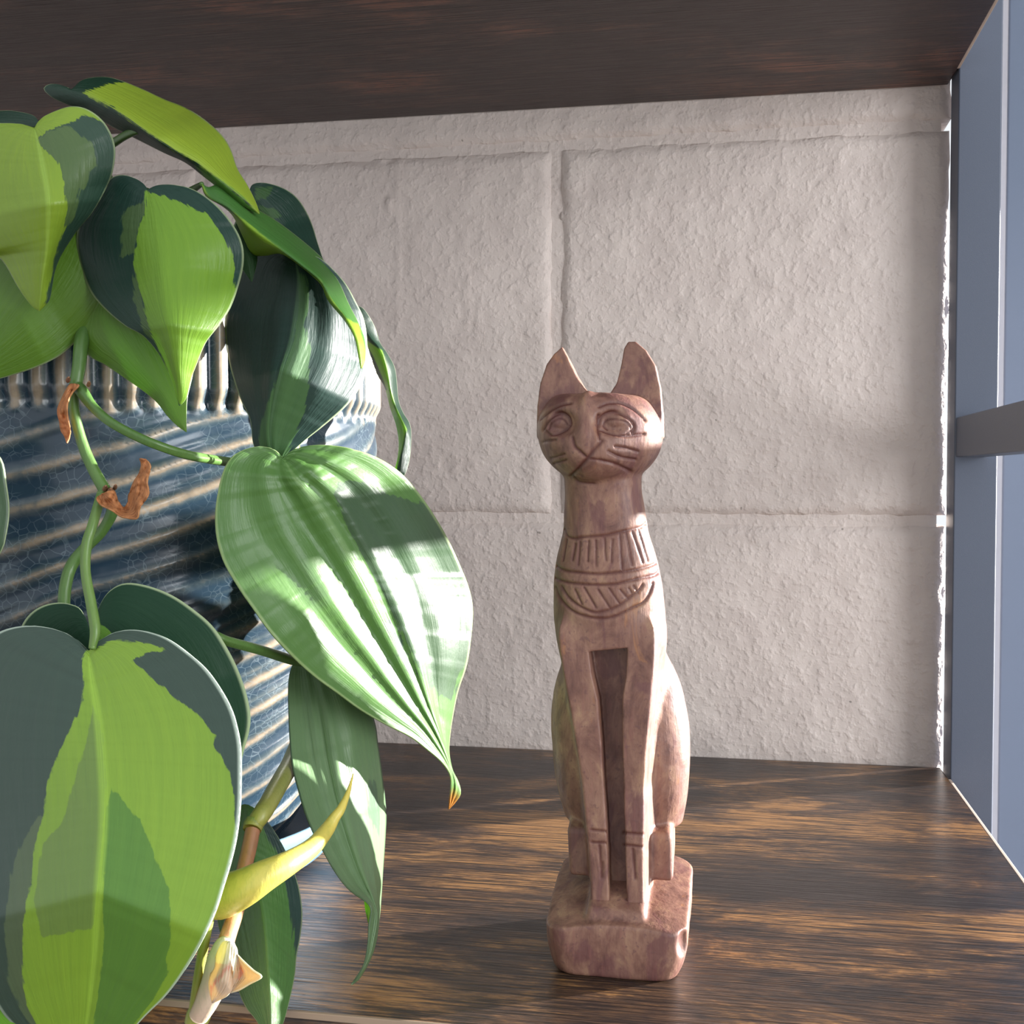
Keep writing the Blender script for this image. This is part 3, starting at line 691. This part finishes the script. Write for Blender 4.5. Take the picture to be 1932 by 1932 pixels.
# D: lime leaf behind A
leaf((150, 395), [(110, 470), (50, 560), (-30, 660), (-120, 742)], [(110, 385), (50, 400), (0, 430), (-60, 520), (-110, 640), (-120, 742)],
     [(185, 420), (212, 490), (202, 570), (172, 620), (140, 648), (109, 673), (62, 695), (0, 714), (-60, 728), (-120, 742)],
     [-318, -324, -324, -322, -318], [0, 4, 6, 0], [0, 6, 8, 0], mat_leaf('leaf_lime', (0.115, 0.24, 0.025), [], trans=0.35))
# E: lime leaf behind C
leaf((205, 560), [(225, 620), (270, 690), (320, 760), (352, 815)], [(165, 590), (146, 645), (171, 673), (199, 688), (236, 713), (264, 732), (295, 757), (317, 785), (335, 803), (352, 815)],
     [(240, 540), (330, 560), (375, 620), (365, 700), (354, 750), (352, 790), (352, 815)], [-316, -320, -322, -322], [0, 4, 2, 0], [0, 4, 4, 0],
     mat_leaf('leaf_lime_behind', (0.12, 0.25, 0.027), [], trans=0.35))
# F: dark leaf at the frame's left edge
leaf((76, 236), [(30, 232), (-40, 235), (-140, 252)], [(64, 219), (30, 211), (0, 210), (-80, 215), (-140, 252)], [(50, 250), (0, 262), (-80, 270), (-140, 252)],
     [-318, -316, -312], [0, 4, 6, 0], [0, 3, 4, 0], mat_leaf('leaf_dark', DARK, []), nu=50, nv=14)
# G2 + R: dark leaves at the back
leaf(c2([(335, 175)])[0], c2([(430, 300), (540, 430), (680, 580), (820, 720)]), c2([(315, 230), (340, 340), (400, 450), (500, 560), (640, 660), (820, 720)]),
     c2([(350, 135), (410, 126), (500, 150), (570, 195), (620, 262), (660, 350), (690, 450), (725, 545), (790, 640), (820, 720)]),
     [-252, -250, -250, -246], [0, 0, 3, 0], [0, 6, 14, 0], mat_leaf('leaf_dark_patched', (0.020, 0.050, 0.036), [('mid', (0.045, 0.105, 0.035))], rough=0.28),
     {'mid': [c2([(360, 150), (450, 150), (440, 200), (370, 215)]), c2([(380, 240), (480, 270), (500, 300), (420, 330), (380, 290)])]})
leaf(c2([(265, 340)])[0], c2([(300, 450), (330, 540), (345, 640)]), c2([(255, 400), (270, 520), (345, 640)]), c2([(310, 385), (350, 440), (372, 520), (345, 640)]),
     [-292, -292, -290], [0, 3, 0], [0, 4, 0], mat_leaf('leaf_deep_green', (0.03, 0.10, 0.03), []), nu=40, nv=12)
# G: large dark leaf hanging over the pot
leaf(c2([(572, 520)])[0], c2([(592, 640), (577, 800), (550, 950), (500, 1100), (455, 1300), (445, 1450), (470, 1620)]),
     c2([(530, 470), (440, 462), (360, 492), (305, 555), (280, 640), (245, 730), (210, 830), (213, 960), (240, 1100), (290, 1250), (340, 1360), (355, 1480), (395, 1560), (470, 1620)]),
     c2([(630, 500), (700, 520), (770, 580), (835, 655), (885, 745), (925, 830), (942, 930), (944, 1060), (920, 1160), (850, 1270), (740, 1370), (640, 1450), (570, 1510), (520, 1560), (470, 1620)]),
     [-285, -294, -296, -292, -286], [0, 12, 20, 16, 8, 0], [0, 9, 20, 19, 9, 0],
     mat_leaf('leaf_blue_green', (0.017, 0.045, 0.036), [('mid', (0.055, 0.13, 0.045))], rough=0.47, trans=0.10, spec=0.5, midrib=(0.10, 0.2, 0.1)),
     {'mid': [c2([(590, 560), (630, 640), (640, 760), (620, 860), (650, 1000), (640, 1150), (620, 1300), (570, 1440), (510, 1600), (440, 1600), (385, 1500), (390, 1400), (450, 1200), (520, 1040), (560, 950), (585, 800)])]}, bulge=0.7, nw=4)
# I: narrow leaf seen edge-on
leaf(c2([(85, 130)])[0], c2([(120, 195), (210, 245), (265, 290), (350, 368), (480, 458), (600, 548), (705, 635), (760, 735), (835, 830), (885, 925), (905, 1020), (915, 1090)]),
     c2([(110, 192), (200, 248), (252, 300), (300, 400), (350, 492), (420, 500), (500, 492), (605, 562), (705, 650), (745, 735), (832, 842), (882, 930), (902, 1020), (915, 1090)]),
     c2([(120, 150), (180, 132), (240, 168), (330, 240), (450, 310), (560, 390), (680, 490), (740, 560), (800, 650), (850, 760), (900, 860), (932, 950), (932, 1050), (915, 1090)]),
     [-302, -304, -303, -300, -302], [0, 8, 20, 8, 2, 0], [0, 14, 26, 26, 10, 0],
     mat_leaf('leaf_folded_green', (0.075, 0.21, 0.045), [('light', (0.26, 0.44, 0.035))], trans=0.35, jag=3),
     {'light': [c2([(80, 120), (120, 195), (265, 290), (480, 458), (705, 635), (760, 735), (835, 830), (870, 850), (900, 860), (960, 1100), (890, 1130), (700, 760), (500, 600), (340, 560), (60, 160)])]}, fpow=1.0)
# J: curled dangling leaf at the far right of the plant
leaf(c2([(885, 760)])[0], c2([(935, 900), (1010, 990), (1045, 1090), (1072, 1230), (1100, 1310), (1145, 1410), (1142, 1460), (1125, 1540), (1115, 1640)]),
     c2([(905, 830), (942, 945), (968, 1030), (1000, 1120), (1040, 1190), (1070, 1300), (1100, 1390), (1113, 1480), (1108, 1550), (1093, 1625), (1115, 1640)]),
     c2([(930, 785), (982, 870), (1012, 960), (1052, 1020), (1090, 1100), (1106, 1250), (1130, 1320), (1165, 1380), (1173, 1450), (1165, 1560), (1140, 1645), (1115, 1640)]),
     [-232, -228, -226, -228, -230], [0, 8, 8, 4, 0], [0, 9, 12, 8, 0],
     mat_leaf('leaf_curled', (0.24, 0.48, 0.04), [('dark', (0.018, 0.055, 0.032))], trans=0.5, rim=(0.6, 0.65, 0.5), jag=1.5),
     {'dark': [c2([(860, 720), (1000, 840), (1120, 1060), (1220, 1400), (1190, 1670), (1090, 1670), (1128, 1520), (1150, 1410), (1090, 1290), (1068, 1200), (1048, 1080), (1022, 1000), (940, 935), (890, 850)]), c2([(930, 935), (985, 1035), (1025, 1130), (1052, 1200), (1030, 1215), (980, 1140), (940, 1020)])]}, fpow=1.0, nv=16)
# H: the large glossy leaf in front
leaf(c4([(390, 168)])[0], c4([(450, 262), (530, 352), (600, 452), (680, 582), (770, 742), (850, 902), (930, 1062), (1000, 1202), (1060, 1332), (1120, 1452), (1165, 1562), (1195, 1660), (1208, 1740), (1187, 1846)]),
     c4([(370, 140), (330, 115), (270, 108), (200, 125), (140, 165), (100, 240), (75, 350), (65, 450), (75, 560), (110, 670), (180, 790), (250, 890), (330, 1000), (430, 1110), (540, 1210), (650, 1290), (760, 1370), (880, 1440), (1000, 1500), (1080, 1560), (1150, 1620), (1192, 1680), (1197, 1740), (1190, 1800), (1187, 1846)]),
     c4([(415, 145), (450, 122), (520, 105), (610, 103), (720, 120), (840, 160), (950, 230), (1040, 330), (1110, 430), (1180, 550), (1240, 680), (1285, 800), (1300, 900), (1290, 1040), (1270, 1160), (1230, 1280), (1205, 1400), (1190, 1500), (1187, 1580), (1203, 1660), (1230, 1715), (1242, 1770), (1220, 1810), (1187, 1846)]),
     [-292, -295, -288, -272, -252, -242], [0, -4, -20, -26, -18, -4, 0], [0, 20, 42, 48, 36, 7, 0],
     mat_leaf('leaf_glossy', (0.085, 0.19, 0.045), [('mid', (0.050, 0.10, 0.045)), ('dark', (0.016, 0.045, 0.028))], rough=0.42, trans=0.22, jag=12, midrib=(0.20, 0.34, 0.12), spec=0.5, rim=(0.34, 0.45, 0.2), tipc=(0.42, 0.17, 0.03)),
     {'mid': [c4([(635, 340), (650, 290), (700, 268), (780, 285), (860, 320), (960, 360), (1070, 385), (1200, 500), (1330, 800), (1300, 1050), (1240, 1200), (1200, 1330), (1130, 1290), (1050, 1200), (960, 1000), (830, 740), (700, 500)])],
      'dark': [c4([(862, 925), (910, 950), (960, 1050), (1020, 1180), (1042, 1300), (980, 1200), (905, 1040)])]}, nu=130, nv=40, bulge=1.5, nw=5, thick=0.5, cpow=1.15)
# K: dark heart behind L
leaf((172, 1200), [(190, 1300), (230, 1420), (290, 1600)], c5([(350, 165), (300, 135), (240, 130), (180, 145), (130, 178), (92, 235), (70, 330), (90, 470), (160, 700), (330, 950), (658, 1180)]),
     c5([(410, 200), (430, 140), (470, 80), (540, 46), (640, 60), (740, 100), (830, 160), (910, 230), (970, 320), (1020, 420), (1060, 540), (1072, 640), (1050, 740), (1010, 850), (880, 1020), (658, 1180)]),
     [-326, -330, -330, -326], [0, 4, 6, 0], [0, 8, 14, 0], mat_leaf('leaf_dark_heart', (0.013, 0.042, 0.022), [('light', (0.10, 0.22, 0.03))], rough=0.5, spec=0.15, trans=0.06),
     {'light': [c5([(430, 215), (470, 240), (490, 300), (400, 330), (400, 240)])]})
# L: the large variegated leaf, lower left
leaf(c5([(380, 338)])[0], c5([(395, 450), (425, 650), (445, 900), (445, 1100), (425, 1350), (410, 1600), (385, 1850), (350, 2050), (320, 2200)]),
     c5([(340, 298), (280, 260), (200, 235), (100, 230), (0, 255), (-80, 320), (-150, 430), (-200, 600), (-225, 850), (-200, 1150), (-150, 1450), (-80, 1700), (0, 1862), (70, 1945), (160, 2050), (320, 2200)]),
     c5([(400, 315), (430, 290), (490, 258), (560, 245), (640, 255), (720, 285), (800, 340), (880, 410), (940, 490), (985, 570), (1010, 640), (1030, 740), (1033, 860), (1030, 1000), (1015, 1130), (990, 1240), (960, 1340), (925, 1450), (870, 1570), (800, 1690), (720, 1800), (620, 1900), (540, 1990), (430, 2100), (320, 2200)]),
     [-336, -351, -358, -358, -350, -340], [0, 8, 14, 12, 6, 0], [0, 2, 2, 1, 0, 0],
     mat_leaf('leaf_variegated', (0.032, 0.062, 0.045), [('mid', (0.075, 0.115, 0.055)), ('light', (0.185, 0.32, 0.028)), ('green', (0.085, 0.20, 0.028)), ('soft', (0.135, 0.225, 0.045))], rough=0.42, trans=0.06, jag=8, midrib=(0.30, 0.50, 0.05), rim=(0.5, 0.6, 0.5)),
     {'light': [c5([(380, 330), (352, 370), (360, 480), (350, 570), (300, 680), (240, 800), (200, 930), (190, 1030), (150, 1200), (130, 1350), (100, 1530), (95, 1700), (120, 1850), (160, 1932), (250, 2150), (320, 2260), (460, 2130), (660, 1930), (760, 1830), (840, 1720), (965, 1480), (1030, 1260), (1010, 1100), (1005, 950), (985, 850), (930, 760), (915, 740), (925, 700), (860, 620), (780, 560), (700, 490), (640, 450), (620, 420), (560, 380), (640, 340), (715, 335), (690, 315), (580, 300), (520, 290), (480, 290), (430, 320)])],
      'green': [c5([(482, 920), (455, 1050), (445, 1200), (438, 1400), (445, 1550), (432, 1700), (400, 1960), (560, 1960), (650, 1830), (720, 1700), (710, 1650), (735, 1560), (730, 1450), (725, 1350), (690, 1280), (650, 1180), (600, 1060), (550, 1000)])],
      'soft': [c5([(405, 560), (350, 800), (270, 1070), (190, 1160), (150, 1400), (180, 1560), (400, 1520), (425, 1300), (440, 1050), (455, 900), (440, 700)])],
      'mid': [c5([(60, 1250), (20, 1500), (40, 1750), (110, 1900), (200, 2000), (160, 1850), (110, 1700), (110, 1530), (140, 1350), (160, 1180), (210, 1000), (130, 1100)])]}, nu=130, nv=34, thick=0.6)
# M: hanging leaf with a curled tail
leaf((577, 1246), e3([(800, 330), (850, 600), (900, 900), (980, 1250), (1090, 1600)])+c6([(1235, 1150), (1262, 1260), (1240, 1400), (1205, 1530), (1105, 1686)]),
     [(562, 1240), (550, 1258)]+e3([(612, 300), (607, 400), (610, 520), (615, 650), (625, 800), (640, 930), (680, 1080), (720, 1220), (780, 1370), (850, 1500), (930, 1640), (1010, 1750)])+c6([(1130, 1120), (1200, 1168), (1228, 1215), (1215, 1310), (1210, 1420), (1190, 1540), (1150, 1625), (1105, 1686)]),
     [(602, 1232), (650, 1252), (688, 1310), (707, 1365)]+c6([(1270, 180), (1300, 400), (1320, 600), (1316, 750), (1302, 950), (1295, 1060), (1287, 1170), (1280, 1250), (1265, 1380), (1240, 1480), (1200, 1570), (1150, 1650), (1105, 1686)]),
     [-262, -268, -272, -279, -290, -306], [0, -6, -14, -14, -6, 0], [0, 16, 30, 28, 8, 0],
     mat_leaf('leaf_hanging', (0.135, 0.225, 0.105), [('mid', (0.075, 0.135, 0.075))], rough=0.40, trans=0.2, jag=10, rim=(0.05, 0.09, 0.05), midrib=(0.13, 0.24, 0.09)),  # base colour raised to stand for the sheen on the blade
     {'mid': [c6([(1220, 400), (1265, 420), (1285, 600), (1270, 760), (1210, 600)])]}, fpow=1.1, bulge=0.7, nw=4)
leaf(c6([(1188, 1150)])[0], c6([(1205, 1220), (1217, 1315)]), c6([(1196, 1220), (1217, 1315)]), c6([(1240, 1175), (1232, 1250), (1217, 1315)]), [-277, -279, -281], [0, 0], [0, 0],
     mat_leaf('leaf_fold_lime', (0.20, 0.42, 0.03), [], trans=0.4), nu=16, nv=6, name='leaf_fold')
# N: lower leaf in front of the shelf edge
leaf(c6([(455, 560)])[0], c6([(480, 800), (520, 1050), (560, 1300), (585, 1600), (600, 1850), (600, 2080)]), c6([(420, 560), (370, 640), (300, 800), (262, 1000), (265, 1250), (320, 1480), (400, 1720), (450, 1830), (520, 1920), (600, 2080)]),
     c6([(520, 600), (590, 680), (660, 790), (715, 900), (755, 1010), (785, 1140), (795, 1260), (780, 1400), (760, 1500), (745, 1640), (710, 1800), (670, 1940), (600, 2080)]),
     [-298, -308, -320, -336, -338], [0, 4, 6, 0], [0, 8, 10, 2, 0], mat_leaf('leaf_lower', (0.070, 0.165, 0.045), [('dark', (0.028, 0.055, 0.048))], rough=0.36, trans=0.2, jag=10),
     {'dark': [c6([(540, 660), (580, 780), (650, 870), (690, 1080), (720, 1240), (742, 1400), (760, 1600), (900, 1500), (900, 900), (700, 640)])]})
# O, P: leaves cut by the frame
leaf((-100, 850), [(-80, 950), (-60, 1150)], [(-150, 900), (-140, 1050), (-60, 1150)], [(-50, 830), (0, 862), (13, 915), (18, 965), (12, 1010), (0, 1046), (-60, 1150)],
     [-330, -332, -330], [0, 4, 0], [0, 4, 0], mat_leaf('leaf_side', (0.05, 0.10, 0.045), []), nu=40, nv=12)
leaf((-60, 1850), [(0, 1920), (100, 2010)], [(-80, 1920), (0, 2000), (100, 2010)], [(-20, 1862), (30, 1905), (80, 1960), (100, 2010)], [-345, -345, -345], [0, 0], [0, 0],
     mat_leaf('leaf_bright', (0.17, 0.42, 0.03), [], trans=0.4), nu=40, nv=12)

# ------------------------------------------------------------------ stems, petioles, sheaths
def mat_stem(name, c0, c1_, rough=0.4, fleck=None):
    a = NT(name); v = a.coord((1, 1, 0.2)); n = a.noise(v, 700, 3, 0.6); t = a.attr('t')
    c = a.mix(t, c0, c1_); c = a.mix(a.math('MULTIPLY', a.step(n, 0.45, 0.7), 0.35), c, a.mix(1.0, c, (0.55, 0.7, 0.6), 'MULTIPLY'))
    a.set(Base_Color=c, Roughness=rough, Normal=a.bump(n, 0.0003, 0.4)); a.b.inputs['Subsurface Weight'].default_value = 0.0
    return a.m
SG = mat_stem('stem_green', (0.065, 0.14, 0.032), (0.085, 0.17, 0.036)); SL = mat_stem('stem_pale', (0.11, 0.20, 0.045), (0.12, 0.21, 0.045))
SO = mat_stem('stem_olive', (0.16, 0.20, 0.05), (0.28, 0.27, 0.06)); SP = mat_stem('stem_pink', (0.34, 0.15, 0.08), (0.55, 0.30, 0.17)); SY = mat_stem('sheath_yellow', (0.50, 0.44, 0.09), (0.62, 0.50, 0.10), 0.35)
SYG = mat_stem('petiole_yellow_green', (0.30, 0.33, 0.07), (0.36, 0.36, 0.08)); SB = mat_stem('node_brown', (0.20, 0.09, 0.05), (0.25, 0.12, 0.06), 0.8)
def T(f, pts): return [(*f([(x, y)])[0], Y, w) for x, y, Y, w in pts]
tube('vine', [(185, 520, -285, 24), (175, 580, -306, 26)]+T(c3, [(500, 60, -316, 27), (480, 230, -319, 25), (462, 330, -320, 24), (445, 420, -320, 21), (462, 560, -321, 20), (512, 730, -321, 21), (570, 860, -321, 22), (640, 985, -321, 24)]), SG, plant, groove=0.12)
tube('petiole', T(c3, [(470, 350, -320, 22), (500, 385, -322, 24), (560, 470, -323, 19), (660, 560, -324, 18), (800, 640, -323, 18), (960, 710, -321, 18), (1150, 770, -312, 18), (1400, 812, -288, 18), (1560, 830, -280, 16), (1690, 835, -284, 13), (1712, 790, -292, 9)]), SG, plant, groove=0.3)
tube('petiole', T(c3, [(625, 1000, -322, 22), (595, 1080, -325, 19), (560, 1200, -328, 19), (525, 1320, -330, 20), (520, 1480, -332, 19), (555, 1680, -334, 20), (578, 1830, -336, 20), (560, 1945, -337, 14)]), SL, plant, groove=0.3)
tube('vine', T(c3, [(660, 1000, -318, 22), (685, 1100, -317, 22), (620, 1230, -316, 20), (530, 1320, -316, 22), (440, 1430, -317, 23), (400, 1550, -319, 23), (388, 1700, -321, 23), (400, 1840, -322, 20)]), SG, plant, groove=0.1)
tube('petiole', [(330, 1180, -316, 20), (400, 1198, -312, 19), (430, 1210, -308, 19), (490, 1226, -296, 19), (550, 1245, -282, 19), (580, 1252, -272, 14)], SG, plant, groove=0.3)
tube('petiole', T(c1, [(600, 540, -285, 20), (700, 475, -292, 16), (780, 428, -298, 15), (860, 405, -302, 14), (960, 430, -302, 12)]), SG, plant, groove=0.2)
tube('petiole', T(c1, [(1180, 560, -284, 16), (1260, 660, -290, 15), (1330, 720, -294, 14)]), SL, plant)
tube('vine', T(c6, [(810, 90, -256, 34), (738, 270, -270, 35), (650, 430, -292, 36), (560, 590, -310, 36), (490, 690, -314, 33)]), SO, plant, groove=0.05)
tube('stem_node', T(c6, [(505, 655, -313, 36), (490, 690, -314, 38), (482, 715, -315, 35)]), SO, plant)
tube('vine', T(c6, [(492, 690, -314, 29), (465, 830, -318, 29), (430, 980, -322, 29), (395, 1180, -327, 29), (345, 1340, -335, 31), (290, 1500, -339, 34), (215, 1700, -339, 36), (150, 1860, -336, 34), (110, 2000, -337, 34)]), SP, plant, groove=0.05)
tube('petiole', T(c6, [(235, 1200, -338, 16), (205, 1330, -338, 18), (170, 1500, -338, 19), (140, 1680, -338, 19), (115, 1850, -338, 18)]), SYG, plant, groove=0.2)
tube('stem_node', T(c6, [(165, 1840, -337, 42), (145, 1885, -337, 46), (125, 1930, -337, 42)]), SYG, plant, wob=0.15)
tube('new_leaf_sheath', T(c6, [(225, 1175, -333, 60), (290, 1140, -335, 80), (430, 1078, -338, 72), (560, 1005, -337, 60), (700, 930, -333, 47), (850, 832, -323, 36), (950, 718, -314, 28), (1000, 640, -311, 21), (1040, 585, -309, 17), (1085, 480, -305, 9), (1117, 363, -301, 1.5)]), SY, plant, sides=20)
# pale pink sheath around the lower stem, with a folded flap
M_SHEATH = mat_leaf('sheath_pale', (0.66, 0.52, 0.40), [('mid', (0.62, 0.32, 0.25)), ('light', (0.70, 0.66, 0.52))], rough=0.4, trans=0.3, rim=(0.75, 0.75, 0.6), jag=5)
tube('sheath', T(c6, [(335, 1400, -339, 24), (318, 1440, -340, 44), (295, 1540, -341, 58), (255, 1660, -341, 52), (200, 1790, -340, 44), (150, 1880, -339, 38)]), mat_stem('sheath_tube', (0.62, 0.58, 0.42), (0.62, 0.44, 0.33)), plant, sides=18)
leaf(c6([(345, 1420)])[0], c6([(330, 1560), (300, 1700), (235, 1800)]), c6([(300, 1420), (250, 1530), (215, 1680), (235, 1800)]), c6([(378, 1445), (392, 1500), (375, 1600), (345, 1735), (235, 1800)]),
     [-347, -350, -350, -348], [0, 5, 5, 0], [0, 3, 2, 0], M_SHEATH, {'mid': [c6([(330, 1560), (355, 1570), (250, 1690), (230, 1760), (225, 1700), (270, 1640)])], 'light': [c6([(300, 1400), (390, 1420), (400, 1520), (320, 1560), (250, 1540)])]}, nu=40, nv=12, name='sheath_flap', bulge=0.3)
leaf(c6([(390, 1498)])[0], c6([(420, 1590), (430, 1640), (350, 1735)]), c6([(372, 1590), (350, 1690), (350, 1735)]), c6([(430, 1540), (490, 1595), (543, 1638), (470, 1680), (400, 1720), (350, 1735)]),
     [-348, -346, -348], [0, -2, 0], [0, -5, -5, 0], M_SHEATH, {'mid': [c6([(410, 1560), (440, 1600), (390, 1660)])], 'light': []}, nu=40, nv=12, name='sheath_flap', bulge=0.3)
# dried brown sheaths
M_DRY = mat_leaf('dried_sheath', (0.50, 0.205, 0.075), [('streak', (0.28, 0.105, 0.04))], jag=60, rough=0.7, trans=0.2, rim=(0.5, 0.24, 0.1))
leaf(c3([(455, 335)])[0], c3([(420, 400), (385, 470), (378, 540), (400, 620), (408, 695)]), c3([(420, 345), (370, 440), (350, 500), (362, 560), (372, 620), (392, 650), (408, 695)]), c3([(480, 345), (440, 390), (410, 460), (412, 540), (428, 610), (422, 660), (408, 695)]),
     [-324, -325, -326, -324], [0, 3, 0], [0, -2, 0], M_DRY, nu=50, nv=10, crumple=1.6, name='dried_sheath', fpow=1.0)
leaf(c3([(625, 1000)])[0], c3([(660, 1060), (720, 1100), (790, 1110), (830, 1020), (855, 920), (880, 850), (850, 790)]), c3([(585, 1030), (610, 1070), (680, 1105), (740, 1145), (830, 1155), (850, 1090), (905, 1010), (895, 930), (915, 850), (895, 800), (850, 788)]),
     c3([(690, 985), (715, 1040), (745, 1085), (775, 1060), (785, 1000), (815, 930), (845, 880), (860, 830), (850, 788)]),
     [-328, -330, -331, -330], [0, -3, -2, 0], [0, 3, 2, 0], M_DRY, nu=70, nv=12, crumple=2.4, name='dried_sheath', fpow=1.0)
for f, x, y, w in ((c3, 640, 968, 10), (c3, 700, 962, 8), (c3, 672, 985, 12), (c3, 415, 308, 9), (c3, 540, 335, 8)):
    px_, py_ = f([(x, y)])[0]
    tube('root_nub', [(px_-1, py_+3, -323, w*0.9), (px_, py_, -325, w), (px_+1, py_-4, -327, w*0.4)], SB, plant, sides=8, n=8)
# petioles and stems that run from the leaf bases back over the rim to the soil
def tube_to_soil(name, pts, soil, mat, w0=13, n=26):
    """pts: photo pixels + depth for the visible end, then on to a point of the soil (mm)"""
    P = [at(x, y, Y) for x, y, Y in pts]+[np.array(s_, float) for s_ in soil]
    P = np.array(P); C = catmull(P, n) if len(P) > 2 else P
    q = [(*[float(k) for k in pix(c)], float(c[1]), w0*(1 if i else 0.7)) for i, c in enumerate(C)]
    return tube(name, q, mat, plant, sides=10, n=n)
def soil_pt(dx, dy): return [PX+dx, PY+dy, 185.0]
def rim_pt(p, up=16): return p
for pts, sl in (
    ([(66, 243, -333), (75, 250, -318)], [(-318, -285, 240), (-325, -262, 222), soil_pt(18, -50)]),          # A
    ([c1([(897, 770)])[0]+(-324,), c1([(870, 760)])[0]+(-312,)], [(-300, -280, 235), (-312, -255, 218), soil_pt(30, -42)]),   # C
    ([(186, 290, -285)], [(-310, -262, 236), (-322, -245, 214), soil_pt(22, -35)]),                           # B
    ([(150, 395, -317)], [(-318, -296, 222), (-325, -275, 214), soil_pt(20, -58)]),                           # D
    ([(205, 560, -315), (200, 530, -310)], [(-296, -296, 216), (-308, -270, 212), soil_pt(36, -50)]),         # E
    ([(76, 236, -317)], [(-330, -270, 236), soil_pt(5, -40)]),                                                # F
    ([c2([(572, 520)])[0]+(-284,), c2([(560, 500)])[0]+(-274,)], [(-268, -250, 222), (-290, -235, 212), soil_pt(50, -25)]),   # G
    ([c2([(335, 175)])[0]+(-251,)], [(-285, -235, 232), (-305, -225, 212), soil_pt(40, -15)]),                # G2
    ([c2([(85, 130)])[0]+(-301,)], [(-292, -270, 236), (-305, -250, 216), soil_pt(34, -32)]),                 # I
    ([c2([(885, 760)])[0]+(-231,)], [(-256, -222, 214), (-275, -214, 212), soil_pt(55, -8)]),                 # J
    ([(-100, 850, -329), (-104, 760, -328), (-80, 640, -326)], [(-335, -312, 212), (-336, -296, 213), soil_pt(8, -62)]),   # O
    ([(185, 522, -285)], [(-305, -262, 208), soil_pt(32, -46)]),                                              # the trailing vine
):
    tube_to_soil('petiole', pts, sl, SG)
tube_to_soil('vine', [(574, 1377, -256), (600, 1230, -252), (595, 1050, -252), (556, 890, -254), (548, 780, -256), (546, 680, -257)], [(-262, -252, 211), (-276, -238, 212), soil_pt(52, -30)], SO, 30, 44)
tube('petiole', [(-60, 1850, -345, 10), (-20, 1750, -338, 14), (40, 1550, -332, 15), (90, 1350, -326, 15), (124, 1191, -322, 15)], SG, plant)
tube('petiole', [(172, 1202, -325, 10), (165, 1220, -322, 14), (140, 1215, -321, 16), (122, 1180, -321, 16)], SG, plant)
